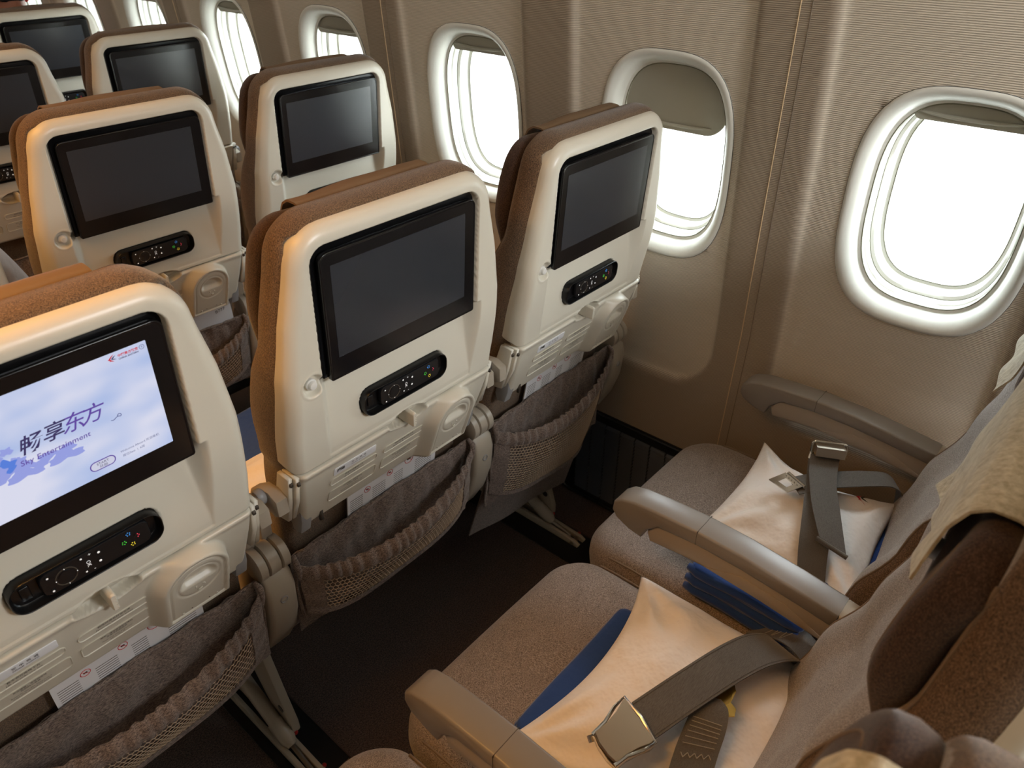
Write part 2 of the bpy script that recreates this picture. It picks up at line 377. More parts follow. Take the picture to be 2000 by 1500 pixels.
def win_meshes():
    mb = MB()
    prof = [(-0.003, 0.004), (-0.001, -0.002), (0.004, -0.004), (0.010, -0.002), (0.018, 0.006), (0.024, 0.017), (0.028, 0.032)]
    mb.rings([sup_ring(WA - i, WB - i, x) for i, x in prof], 0, False, False)
    prof = [(0.028, 0.032), (0.033, 0.034), (0.0335, 0.050), (0.036, 0.052), (0.037, 0.068)]
    mb.rings([sup_ring(WA - i, WB - i, x) for i, x in prof], 0, False, False)
    prof = [(0.037, 0.068), (0.043, 0.072), (0.046, 0.098), (0.052, 0.101), (0.052, 0.110)]
    mb.rings([sup_ring(WA - i, WB - i, x) for i, x in prof], 0, False, False)
    for i, x, r in ((0.0335, 0.0345, 0.0013), (0.037, 0.068, 0.0012), (0.0515, 0.1005, 0.0010)):
        mb.tube(sup_ring(WA - i, WB - i, x), r, 6, 1, closed=True)
    mb.tube(sup_ring(WA + 0.0005, WB + 0.0005, -0.0008), 0.0013, 6, 2, closed=True)
    fr = mb.me('window_frame', [frame_m, gasket_m, gap_m], auto=50)
    mb = MB(); mb.rings([sup_ring(WA - 0.052, WB - 0.052, 0.103), sup_ring(WA - 0.052, WB - 0.052, 0.107)])
    pn = mb.me('window_pane', pane_m)
    def shade(zb, r=0.045, i=0.0315, x=0.040):
        # panel from the top of the aperture down to zb (window coordinates), rounded lower corners and a grip lip
        a, b = WA - i, WB - i
        pts = [p for p in sup_ring(a, b, 0, k=96)]
        out = []
        for _, y, z in pts:
            if z >= zb + r: out.append((y, z)); continue
        top = sorted(out, key=lambda p: math.atan2(p[1] - zb, p[0]))
        hwid = a * (1 - min(1, abs((zb + r) / b)) ** 3) ** (1 / 3) if abs(zb + r) < b else 0.06
        yl = hwid
        lowr = [(yl - r + r * cos(t), zb + r + r * sin(t) - 0.004 * (1 - ((yl - r + r * cos(t)) / yl) ** 2)) for t in [radians(-90 + 90 * k / 8) for k in range(9)]]
        lowl = [(-y, z) for y, z in lowr[::-1]]
        poly = lowr + top + lowl
        mb = MB()
        n = len(poly)
        cy = 0; cz = sum(p[1] for p in poly) / n
        sc = lambda f: [(cy + (y - cy) * f, cz + (z - cz) * f) for y, z in poly]
        mb.rings([[(x + 0.004, y, z) for y, z in poly], [(x, y, z) for y, z in poly], [(x - 0.0015, y, z) for y, z in sc(0.985)]])
        # lip
        span = max(0.03, yl - r * 0.7)
        P = [(x - 0.003 - 0.003 * (1 - (k / 10) ** 2), span * k / 10, zb + 0.014 - 0.004 * (1 - (k / 10) ** 2)) for k in range(-10, 11)]
        mb.tube(P, [0.0035 * sqrt(max(0.15, 1 - (k / 10) ** 4)) for k in range(-10, 11)], 8)
        return mb.me('window_shade', shade_m, auto=40)
    return fr, pn, shade
fr_me, pn_me, shade_fn = win_meshes()
shade_z = {4: 0.150, 5: 0.053, 6: 0.146, 7: 0.135, 8: 0.150, 9: 0.145}
n_w = 0
for k, yc in enumerate(WC):
    n_w += 1
    w = struct(obj('window_%d' % n_w, fr_me, loc=(wall_pt(yc, WZ), yc, WZ), rot=(0, radians(-4.86), 0)))
    obj('window_pane', pn_me, w)
    obj('window_shade', shade_fn(shade_z.get(k, 0.145), 0.045 if k == 5 else 0.010), w)
    light('window_portal', 'AREA', (wall_pt(yc, WZ) + 0.125, yc, WZ), (0, radians(-90 - 4.86 + 180), 0), 1, (1, 1, 1), shape='RECTANGLE', size=0.32, size_y=0.24).data.cycles.is_portal = True
# outer skin behind the lining with window cut-outs, so daylight only enters through the panes
def skin():
    y0, y1, z0, z1 = WC[0] - 0.5, WC[-1] + 0.5, -0.1, 1.9
    def hole(y, z):
        k = min(WC, key=lambda c: abs(c - y)); return supe(y - k, z - WZ, WA - 0.040, WB - 0.040)
    def fn(s, t):
        y = lerp(y0, y1, s); z = lerp(z0, z1, t); k = min(WC, key=lambda c: abs(c - y)); f = hole(y, z)
        if 0.88 < f < 1.1: y = k + (y - k) / f; z = WZ + (z - WZ) / f
        return (wallx(z) + 0.118, y, z)
    keep = lambda s, t: hole(lerp(y0, y1, s), lerp(z0, z1, t)) > 0.99
    return grid(fn, 560, 100, keep, flip=True).me('fuselage', mat('fuselage_skin', rgb(200, 200, 200), 0.6), auto=None)
struct(obj('wall_outside', skin()))
# floor, ceiling, bins, far walls
carpet = fabric('dark_carpet', rgb(42, 34, 30), rgb(120, 98, 88), 330, 330, 330, lo=0.35, hi=0.75, strength=0.8, dist=0.003)
struct(obj('floor', MB().box(-5.2, 0.95, -3.2, 9.2, -0.06, 0.0).me('floor', carpet, smooth=False, auto=None)))
def strip_poly(poly, y0, y1, m, nm):
    mb = MB(); n = len(poly)
    mb.rings([[(x, y, z) for x, z in poly] for y in (y0, y1)])
    return struct(obj(nm, mb.me(nm, m, smooth=False, auto=None)))
ceil_m = mat('ceiling_panel', rgb(214, 205, 190), 0.6)
strip_poly([(-5.2, 2.35), (-1.6, 2.35), (-1.1, 2.12), (-0.55, 1.98), (0.20, 1.93), (0.58, 1.72), (0.86, 1.66), (1.0, 1.8), (1.0, 2.6), (-5.2, 2.6)], -3.2, 9.2, ceil_m, 'ceiling')
struct(obj('wall_left', MB().box(-5.3, -5.2, -3.2, 9.2, 0, 2.6).me('wall_left', ceil_m, smooth=False, auto=None)))
struct(obj('wall_back', MB().box(-5.3, 1.0, -3.3, -3.2, 0, 2.6).me('wall_back', ceil_m, smooth=False, auto=None)))
struct(obj('wall_front', MB().box(-5.3, 1.0, 9.2, 9.3, 0, 2.6).me('wall_front', ceil_m, smooth=False, auto=None)))
# carpet joint / seat track covers
trk = mat('track_cover', rgb(14, 14, 15), 0.45)
for i, x in enumerate((-0.245, 0.60)):
    mb = MB(); mb.box(x - 0.055, x + 0.055, -0.1 if i else 0.095, 3.6, 0, 0.004, 0); mb.tube([(x + 0.056, 0.09, 0.003), (x + 0.056, 3.6, 0.003)], 0.0025, 6, 1)
    struct(obj('trim_%d' % (20 + i), mb.me('track_cover', [trk, mat('carpet_edge', rgb(64, 50, 44), 0.9)])))
# return air grille low on the wall
def grille():
    mb = MB(); x = X0 - 0.004; y0, y1, z0, z1 = -0.30, 0.285, 0.005, 0.33
    mb.box(x - 0.001, x + 0.01, y0, y1, z0, z1, 0)
    mb.tube([(x - 0.003, y, z) for y, z in rrect((y0 + y1) / 2, (z0 + z1) / 2, (y1 - y0) / 2 - 0.006, (z1 - z0) / 2 - 0.006, 0.02)], 0.004, 6, 0, closed=True)
    me1 = mb.me('grille_panel', mat('grille_black', rgb(20, 22, 26), 0.42))
    mb = MB(); z = z0 + 0.035
    while z < z1 - 0.03:
        y = y0 + 0.02
        while y < y1 - 0.05:
            mb.profile([(x - 0.010, z), (x - 0.004, z + 0.006), (x - 0.001, z + 0.006), (x - 0.001, z)], y, y + 0.043, 0.0006, axis='y'); y += 0.047
        z += 0.0115
    me2 = mb.me('grille_slats', mat('grille_slat', rgb(70, 76, 86), 0.35), smooth=False, auto=None)
    t = empty('air_grille', (0, 0, 0)); tag(t, 'black louvred air grille low on the side wall beside the window seat', 'grille')
    obj('grille_panel', me1, t); obj('louvre_slats', me2, t)
grille()
# apron outside
tar = mat('apron_concrete', rgb(196, 194, 188), 0.9, bump=(0.3, 0.2, 0.02))
struct(obj('ground', MB().box(1.2, 180, -120, 140, -4.6, -4.5).me('ground', tar, smooth=False, auto=None)))
# ================================================================== seats
P_ROW = 0.8142272; TH = radians(4.628958); SX = 0.49
TILT = {(1, 1): -1.05, (1, 2): -0.48, (1, 0): -0.68, (2, 1): 1.84, (2, 2): 0.43, (3, 2): -1.22, (3, 1): 0.19, (4, 2): 0.22, (2, 0): 0.3}
# --- surface heights of the plastic back shell (u, v) -> height towards the row behind
def H_shell(u, v):
    h = 0.004 - 0.014 * sm((-v - 0.10) / 0.15)
    return h
def H_tray(u, v):
    return -0.010 - 0.038 * max(0, (-v - 0.246) / 0.14) ** 1.2
def hw_shell(v): return interp(v, [(-0.26, 0.205), (-0.245, 0.2125), (-0.19, 0.215), (-0.08, 0.211), (0.0, 0.199), (0.06, 0.185), (0.14, 0.170)])
def shell_mesh():
    vt, vb, r = 0.1275, -0.2445, 0.046
    def fn(s, t):
        a = 2 * (0.75 * s + 0.25 * (0.5 - 0.5 * cos(pi * s))) - 1; v = lerp(vb, vt, 0.75 * t + 0.25 * (0.5 - 0.5 * cos(pi * t))); w = hw_shell(v)
        top_in = v - (vt - r)
        ww = w - (r - sqrt(max(0, r * r - top_in ** 2))) if top_in > 0 else w
        if v < vb + 0.012: q = vb + 0.012 - v; ww -= 0.012 - sqrt(max(0, 0.012 ** 2 - q * q))
        u = a * ww; au = abs(u)
        if top_in > 0 and au > w - r: de = max(0, r - hypot(au - (w - r), top_in)); er = 0.020
        else:
            d1 = w - au; d2 = vt - v; de = max(0, min(d1, d2)); er = 0.020
        h = H_shell(u, v)
        # screen well and the tapering scoop under it
        sd = sdrr(u + 0.0030, v - 0.0005, 0.1520, 0.1005, 0.024) if v > -0.07 else max(abs(u + 0.0030) - 0.1520, -0.102 - v)
        s_ = max(0, min(1, (-0.100 - v) / 0.126)); wl = 0.0100 * (1 - s_ ** 1.6) + 0.0010; wd = 0.026 * (1 - s_) ** 1.15 + 0.0014
        if v < -0.09 and v > -0.236:
            k = max(0, min(1, (0.1490 + wl - au) / (2 * wl) + 0.0)); k = lerp(k, sm(k), 0.4)
            h -= wd * k
        h -= 0.017 * sm(-sd / 0.003 + 0.5) * (1 if v > -0.098 else sm((v + 0.110) / 0.012))
        if v < -0.098 and v > -0.236: pass
        # coat hook button dimple
        bd = hypot(u + 0.1717, v + 0.0915); h -= 0.010 * sm((0.0180 - bd) / 0.006); h += 0.0010 * exp(-((bd - 0.0188) / 0.0016) ** 2)
        # remote bay and latch recess
        sd = sdrr(u - 0.001, v + 0.179, 0.0865, 0.0235, 0.019); h -= 0.012 * sm(-sd / 0.0025 + 0.5)
        h += 0.0012 * exp(-(sd / 0.0022) ** 2)
        e = hypot((u - 0.004) / 0.042, (v + 0.249) / 0.0165); h -= 0.020 * sm((1 - e) * 5.5)
        h += 0.0014 * exp(-((e - 1) * 14) ** 2)
        # bottom lip
        bl = max(0, v - vb); 
        if bl < 0.004: h -= 0.004 * (1 - sqrt(1 - (1 - bl / 0.004) ** 2))
        if de < er: t_ = 1 - de / er; h -= lerp(0.018, 0.029, sm((0.02 - v) / 0.22)) * (1 - (1 - t_ ** 2.0) ** (1 / 2.0))
        return (u, -h, v)
    nu, nv = 230, 210
    mb = grid(fn, nu, nv)
    # skirt going forward from the border
    bd = [i for i in range(nu)] + [j * (nu + 1) + nu for j in range(nv)] + [nv * (nu + 1) + i for i in range(nu, 0, -1)] + [j * (nu + 1) for j in range(nv, 0, -1)]
    o = len(mb.V); c = Vector((0, 0, -0.05))
    for b in bd:
        p = Vector(mb.V[b]); q = p + (c - Vector((p.x, 0, p.z))).normalized() * 0.001; mb.V.append((q.x, p.y + 0.016, q.z))
    n = len(bd)
    for i in range(n): mb.F.append((bd[(i + 1) % n], bd[i], o + i, o + (i + 1) % n)); mb.M.append(0)
    return mb.me('back_shell', shell_m, auto=None)
def arch_sd(u, v, g=0.0):
    """distance to the folding cup holder outline (arch)"""
    cx, cy, r = 0.107, -0.302, 0.0455 - g; yb = -0.383 + g
    if v > cy: return hypot(u - cx, v - cy) - r
    return max(abs(u - cx) - r - 0.0 * (v - cy), yb - v)
def tray_mesh():
    vt, vb = -0.2465, -0.387
    def fn(s, t):
        v = lerp(vb, vt, t); w = 0.2045 - 0.010 * sm((-v - 0.25) / 0.14)
        rb = 0.010
        ww = w - (rb - sqrt(max(0, rb * rb - (vb + rb - v) ** 2))) if v < vb + rb else w
        u = (2 * s - 1) * ww; au = abs(u); h = H_tray(u, v)
        tl = vt - v
        h += 0.0028 * exp(-((tl - 0.006) / 0.006) ** 2)
        if tl < 0.005: h -= 0.007 * (1 - sqrt(max(0, 1 - (1 - tl / 0.005) ** 2)))
        e = hypot((u - 0.004) / 0.042, (v + 0.249) / 0.0165); h -= 0.020 * sm((1 - e) * 5.5); h += 0.0016 * exp(-((e - 1) * 14) ** 2)
        # cup holder arch with a broad shoulder
        sd = arch_sd(u, v); rise = 0.022 + 0.0
        wz = lerp(0.018, 0.008, sm((u - 0.075) / 0.06)); q_ = max(0, 1 - sd / wz); h2 = rise * lerp(q_, sm(q_), 0.45) if sd > 0 else rise
        hh = h + h2 * (1 if v > -0.383 else 1)
        if sd < -0.0042: hh -= 0.0045 * sm((-sd - 0.0042) / 0.0018) - 0.0022 * sm((-sd - 0.0075) / 0.0018)
        h = hh
        cd = hypot(u - 0.109, v + 0.306)
        h -= 0.0022 * exp(-((cd - 0.0300) / 0.0013) ** 2)
        if cd < 0.030 and v > -0.312: h -= 0.010 * sm((0.029 - cd) / 0.012) * sm((v + 0.312) / 0.012) * (1 - 0.5 * sm((v + 0.285) / 0.02))
        de = min(ww - au, v - vb); 
        if v < vb + rb and au > w - rb: de = max(0, rb - hypot(au - (w - rb), vb + rb - v))
        if de < 0.010: h -= 0.012 * (1 - sqrt(max(0, 1 - (1 - max(0, de) / 0.010) ** 2)))
        return (u, -h, v)
    nu, nv = 250, 90
    mb = grid(fn, nu, nv)
    bd = [i for i in range(nu)] + [j * (nu + 1) + nu for j in range(nv)] + [nv * (nu + 1) + i for i in range(nu, 0, -1)] + [j * (nu + 1) for j in range(nv, 0, -1)]
    o = len(mb.V)
    for b in bd:
        p = mb.V[b]; mb.V.append((p[0] * 0.997, p[1] + 0.012 if p[2] > -0.25 else p[1] + 0.010, p[2] + (0.0008 if p[2] < -0.38 else 0)))
    n = len(bd)
    for i in range(n): mb.F.append((bd[(i + 1) % n], bd[i], o + i, o + (i + 1) % n)); mb.M.append(0)
    mb.F.append(tuple(o + i for i in range(n))[::-1]); mb.M.append(0)
    # swirl mark and small rivets on the cup holder
    HT = lambda u, v: H_tray(u, v) + 0.0185
    for a, b in ((0.0, 1), (2.1, 1), (4.2, 1)):
        P = [(0.109 + 0.0075 * cos(a + t) * (1 - t * .25), -(HT(0, -0.318) + 0.0003), -0.3215 + 0.0060 * sin(a + t) * (1 - t * .25)) for t in (0, .4, .8, 1.1)]
        mb.tube(P, [0.0012, 0.0016, 0.0016, 0.0008], 6)
    for x in (0.083, 0.134): mb.ball((x, -HT(x, -0.371), -0.371), 0.0028, 0, 6)
    for x in (0.096, 0.122): mb.box(x - 0.0008, x + 0.0008, -HT(x, -0.366) - 0.0004, -HT(x, -0.366) + 0.001, -0.370, -0.361, 1)
    # double hinge cheek on the left and right ends
    for sx in (-1, 1):
        for k in (0, 1):
            x = sx * (0.2035 + 0.0085 * k)
            mb.profile([(0.014 + 0.006 * k, -0.2480), (0.048, -0.2480), (0.072, -0.335), (0.066, -0.352), (0.040, -0.346), (0.022 + 0.006 * k, -0.30)], min(x, x + sx * 0.0075), max(x, x + sx * 0.0075), 0.0018)
            mb.box(x + sx * 0.0035 - 0.0022, x + sx * 0.0035 + 0.0022, 0.012 + 0.006 * k, 0.020 + 0.006 * k, -0.262, -0.256, 1)
    # slot by the lower left corner
    mb.box(-0.1615, -0.1555, -H_tray(0, -0.37) - 0.0010, -H_tray(0, -0.37) + 0.004, -0.388, -0.362, 1)
    return mb.me('tray_table', [shell_m, shell_d], auto=None)
def latch_mesh():
    mb = MB(); HH = -0.0300
    plate(mb, [(rrect(0.006, -0.249, 0.0045, 0.0140, 0.004, rb=0.003), HH), (rrect(0.006, -0.249, 0.0042, 0.0138, 0.004, rb=0.003), 0.0030), (rrect(0.006, -0.249, 0.0030, 0.0120, 0.003, rb=0.002), 0.0055)])
    for z in (-0.243, -0.248, -0.253, -0.258): mb.ball((0.008, -0.0052, z), 0.0011, 0, 5)
    return mb.me('latch', shell_m)
PL = [(-0.102, -0.303, 0.0475, 0.0085, 0.0075), (-0.101, -0.3385, 0.0485, 0.0140, 0.007), (0.004, -0.3030, 0.0455, 0.0085, 0.0075), (0.0035, -0.3385, 0.0455, 0.0140, 0.007)]
TX = [[('救生衣在座椅下方', .0046, .0027), ('Life vest under your seat', .0040, -.0032)],
      [('如您需要，请使用座椅', .0038, .0075), ('背后的小桌板', .0038, .0030), ('Button for seat table. Please keep it', .0032, -.0030), ('closed while taking off and landing', .0032, -.0072)],
      [('就座时请系好安全带', .0046, .0027), ('Fasten seat belt while seated', .0040, -.0032)],
      [('使用，请先阅读安全须知', .0038, .0075), ('并遵守机组指示', .0038, .0030), ('Please read safety instructions', .0032, -.0030), ('before take off', .0032, -.0072)]]
def placard_mesh(i):
    cx, cy, hx, hy, r = PL[i]; mb = MB()
    for j, (hh, ins) in enumerate(((0.0004, 0.0), (0.0022, 0.0007), (0.0022, 0.0013), (0.0008, 0.0022))):
        pass
    plate(mb, [(rrect(cx, cy, hx - a, hy - a, max(0.001, r - a)), h) for h, a in ((-0.001, 0), (0.0016, 0.0006), (0.0017, 0.0012), (0.0005, 0.0021), (0.0005, 0.004))], H=H_tray)
    for s, z, dy in TX[i]: put_text(mb, s, cx, cy + dy, z, H=H_tray, off=0.0009, m=1)
    return mb.me('placard', [shell_m, ink_m], auto=40)
def sticker_mesh():
    mb = MB(); cx, cy = -0.102, -0.2795
    plate(mb, [(rrect(cx, cy, 0.0415, 0.0080, 0.002), 0.0), (rrect(cx, cy, 0.0415, 0.0080, 0.002), 0.0012), (rrect(cx, cy, 0.041, 0.0076, 0.002), 0.0013)], H=H_tray)
    put_text(mb, '扫码', cx - 0.029, cy + 0.001, 0.0075, H=H_tray, off=0.0018, m=1, bold=0.0002)
    put_text(mb, '空 中 商 城', cx + 0.006, cy + 0.0022, 0.0052, H=H_tray, off=0.0018, m=1, space=1.25)
    put_text(mb, 'INFLIGHT  SHOPPING', cx + 0.006, cy - 0.0030, 0.0030, H=H_tray, off=0.0018, m=1)
    return mb.me('sticker', [paper_m, ink_black], auto=None)
def screen_parts():
    mb = MB()   # black lining of the well
    plate(mb, [(rrect(0, 0.0005, 0.1480, 0.0990, 0.019, rb=0.004), -0.0135), (rrect(0, 0.0005, 0.1480, 0.0990, 0.019, rb=0.004), -0.0085), (rrect(0, 0.0005, 0.1472, 0.0982, 0.018, rb=0.004), -0.0080), (rrect(0, 0.0005, 0.1440, 0.095, 0.016, rb=0.004), -0.0105)])
    lining = mb.me('screen_lining', black_m)
    mb = MB(); o = lambda i: rrect(0.0032, -0.0075, 0.1422 - i, 0.0955 - i, max(0.002, 0.0125 - i), rb=max(0.001, 0.004 - i))
    plate(mb, [(o(0.003), -0.0105), (o(0.0), -0.0075), (o(0.0), -0.0010), (o(0.0006), 0.0000), (o(0.0016), 0.0003), (o(0.0026), -0.0002), (o(0.004), -0.0002)])
    mon = mb.me('monitor', bezel_m, auto=50)
    mb = MB(); q = rrect(0, 0, 0.1233, 0.0693, 0.0008, 2)
    plate(mb, [(q, -0.001), (q, 0.0001)])
    disp = mb.me('display', screen_m, auto=30)
    return lining, mon, disp
def remote_parts():
    mb = MB(); H0 = -0.0205; o = lambda i: rrect(0.001, -0.179, 0.0860 - i, 0.0230 - i, 0.0185 - i)
    plate(mb, [(o(0), -0.021), (o(0), -0.0030), (o(0.0008), -0.0020), (o(0.0018), -0.0026), (o(0.0030), -0.0120), (o(0.005), -0.0140)])
    plate(mb, [(rrect(-0.0665, -0.181, 0.0052, 0.0095, 0.002), -0.0142), (rrect(-0.0665, -0.181, 0.0052, 0.0095, 0.002), -0.0122), (rrect(-0.0665, -0.181, 0.0045, 0.0088, 0.002), -0.0116)])
    bay = mb.me('remote_bay', black_m, auto=40)
    mb = MB(); o = lambda i: rrect(0.0095, -0.1795, 0.0620 - i, 0.0170 - i, 0.0095 - i)
    plate(mb, [(o(0.001), -0.0139), (o(0), -0.0120), (o(0), -0.0065), (o(0.0010), -0.0052), (o(0.003), -0.0048)])
    T = lambda u, v: -0.0048
    def dot(x, y, r, m, h=0.0012): plate(mb, [(ell(x, y, r, r, 14), -0.001), (ell(x, y, r, r, 14), h * .7), (ell(x, y, r * .7, r * .7, 14), h)], H=T, m=m)
    mb.tube([(x, 0.0046, y) for x, y in ell(-0.026, -0.180, 0.0115, 0.0115, 28)], 0.0007, 5, 1, closed=True)
    dot(-0.026, -0.180, 0.0085, 0, 0.0010)
    for x, y in ((-0.026, -0.1685), (-0.026, -0.1915), (-0.0375, -0.180), (-0.0145, -0.180)): dot(x, y, 0.0006, 2, 0.0013)
    for x, y, r in ((-0.044, -0.1690, .0021), (-0.043, -0.1905, .0021), (-0.0075, -0.1675, .0021), (-0.0065, -0.1890, .0019), (0.0115, -0.1710, .0026), (0.0105, -0.1840, .0026)):
        dot(x, y, r + .0012, 0, 0.0009); dot(x, y, r * .62, 2, 0.0013)
    for s, x, y in (('+', 0.0020, -0.1670), ('OK', -0.0018, -0.1790), ('-', 0.0025, -0.1900)): put_text(mb, s, x, y, 0.0065, H=T, off=0.0011, m=2, rot=-pi / 2 if s == 'OK' else 0)
    for x, y, m in ((0.0465, -0.1690, 3), (0.0555, -0.1775, 4), (0.0395, -0.1785, 5), (0.0485, -0.1865, 6)):
        dot(x, y, 0.0036, 0, 0.0008)
        for k in range(5):
            a = 2 * pi * k / 5 + x * 90
            if m != 4 or k < 3: dot(x + 0.0022 * cos(a), y + 0.0022 * sin(a), 0.00075, m, 0.0013)
    hs = mb.me('handset', [remote_m, shell_d, white_pt, btn_cols['blue'], btn_cols['red'], btn_cols['green'], btn_cols['yellow']], auto=40)
    return bay, hs
def button_mesh():
    mb = MB(); c = (-0.1717, -0.0915)
    plate(mb, [(ell(*c, .0085, .0085), -0.008), (ell(*c, .0085, .0085), -0.0015), (ell(c[0], c[1], .0078, .0078), -0.0006), (ell(c[0], c[1], .0070, .0070), 0.0), (ell(c[0], c[1], .0062, .0062), 0.0030), (ell(c[0], c[1], .0052, .0052), 0.0043), (ell(c[0], c[1], .003, .003), 0.0048)])
    return mb.me('coat_button', mat('coat_button_plastic', rgb(214, 212, 206), 0.3))
# --- backrest cushion (light front, brown sides)
def back_front(u, v):
    b = interp(v, [(-0.66, 0.158), (-0.54, 0.160), (-0.41, 0.136), (-0.33, 0.112), (-0.24, 0.098), (-0.10, 0.090), (-0.04, 0.070), (0.15, 0.064)])
    au = abs(u); lower = sm((-v - 0.02) / 0.15)
    return b + lower * (0.020 * sm((au - 0.10) / 0.08) - 0.004 * cos(u * 26)) + 0.0025 * sin(v * 46 + au * 12) * lower
def back_back(u, v): return interp(v, [(-0.66, 0.092), (-0.46, 0.090), (-0.40, 0.082), (-0.33, 0.062), (-0.26, 0.038), (-0.1, 0.016), (0.15, 0.010)]) + 0.028 * sm((0.178 - abs(u)) / 0.02) * sm((v + 0.30) / 0.06) * sm((0.118 - v) / 0.015)
def hw_back(v): return hw_shell(v) + interp(v, [(-0.66, -0.002), (-0.3, 0.001), (0.0, 0.004), (0.15, 0.005)])
def cushion_mesh():
    mb = slab(hw_back, -0.645, 0.1365, back_front, back_back, 0.022, nu=56, nv=84, rt=0.052, rb=0.02, p=2.6, split=0.6)
    # piping between the front and the side cloth
    for s in (-1, 1):
        P = []
        for k in range(40):
            v = lerp(-0.62, 0.08, k / 39); u = s * (hw_back(v) - 0.0135)
            t = (0.0135) / 0.030; E = (1 - (1 - min(1, .0135 / .022)) ** 2.6) ** (1 / 2.6); md = .5 * (back_front(u, v) + back_back(u, v))
            P.append((u, lerp(md, back_front(u, v), E) + 0.0003, v))
        mb.tube(P, 0.0018, 6, 2)
    # seam round the back top corners
    return mb.me('back_cushion', [fab_back, fab_side, pipe_m], auto=None)
def seam_mesh():
    mb = MB()
    for s in (-1, 1):
        mb.tube([(s * 0.1765, y, 0.118 + 0.004 * sin(y * 60)) for y in [0.030 + 0.004 * k for k in range(11)]], 0.0012, 5)
    return mb
# --- headrest
def hr_f(u, v):
    au = abs(u); return 0.101 + 0.007 * sm((au - 0.09) / 0.08) - 0.010 * sm((v - 0.04) / 0.08) - 0.030 * sm((-v - 0.01) / 0.09) * sm((au - 0.07) / 0.08) + 0.0015 * cos(v * 40)
def hr_b(u, v):
    au = abs(u); return 0.070 + 0.0 * sm((au - 0.10) / 0.09) - 0.012 * sm((v - 0.03) / 0.09)
def headrest_mesh():
    mb = slab(lambda v: 0.183 + 0.010 * sm((0.10 - v) / 0.12), -0.100, 0.121, hr_f, hr_b, 0.020, nu=44, nv=34, rt=0.048, rb=0.032, p=2.3)
    for s in (-1, 1):
        R = []
        for k in range(24):
            a = radians(-95 + 190 * k / 23)
            v = 0.014 + 0.084 * sin(a)
            u = s * (0.142 + 0.030 * cos(a)) ; R.append((u, hr_f(u, v) - 0.0005, v))
        mb.tube(R, 0.0013, 5, 2)
    # two posts that carry it
    for s in (-1, 1): mb.tube([(s * 0.06, 0.06, 0.02), (s * 0.06, 0.11, 0.02)], 0.010, 8, 3)
    return mb.me('headrest', [fab_head, fab_head, pipe_m, greymetal_m], auto=None)
def cap_mesh():
    # leather flap folded over the headrest top, with loose wavy underside edge
    sec = [(0.060, 0.104), (0.060, 0.118), (0.064, 0.1255), (0.074, 0.1290), (0.090, 0.1285), (0.101, 0.121), (0.107, 0.108), (0.110, 0.092)]
    def fn(s, t):
        k = t * (len(sec) - 1); i = min(int(k), len(sec) - 2); f = k - i
        y = lerp(sec[i][0], sec[i + 1][0], f); z = lerp(sec[i][1], sec[i + 1][1], f); u = lerp(-0.116, 0.116, s)
        return (u, y - 0.002 * sin(u * 50), z + 0.0015 * sin(u * 30 + 1))
    return solid_sheet(fn, 30, 24, 0.003).me('headrest_cap', cream_m, auto=50)
def cover_mesh(short=False):
    sec = [(0.0595, 0.104), (0.0590, 0.118), (0.0635, 0.1265), (0.074, 0.1300), (0.090, 0.1290), (0.101, 0.120), (0.1080, 0.100), (0.1110, 0.06), (0.1120, 0.0), (0.116, -0.035), (0.124, -0.060)]
    L_ = [0.0]
    for p, q in zip(sec, sec[1:]): L_.append(L_[-1] + hypot(q[0] - p[0], q[1] - p[1]))
    def fn(s, t):
        d = t * L_[-1] * (1 - (0.42 * (1 - s) if short else 0)); i = max(k for k in range(len(sec) - 1) if L_[k] <= d + 1e-9); f = (d - L_[i]) / (L_[i + 1] - L_[i])
        y = lerp(sec[i][0], sec[i + 1][0], f); v = lerp(sec[i][1], sec[i + 1][1], f); u = lerp(-1, 1, s) * ((0.130 if short else 0.116) + 0.006 * t)
        fr = sm((0.10 - v) / 0.1) if y > 0.09 else 0
        return (u, y + fr * (0.0025 + 0.0025 * sin(u * 60 + v * 20) + 0.0015 * sin(v * 70)), v)
    return solid_sheet(fn, 40, 60, 0.0022).me('antimacassar', cloth_m, auto=50)
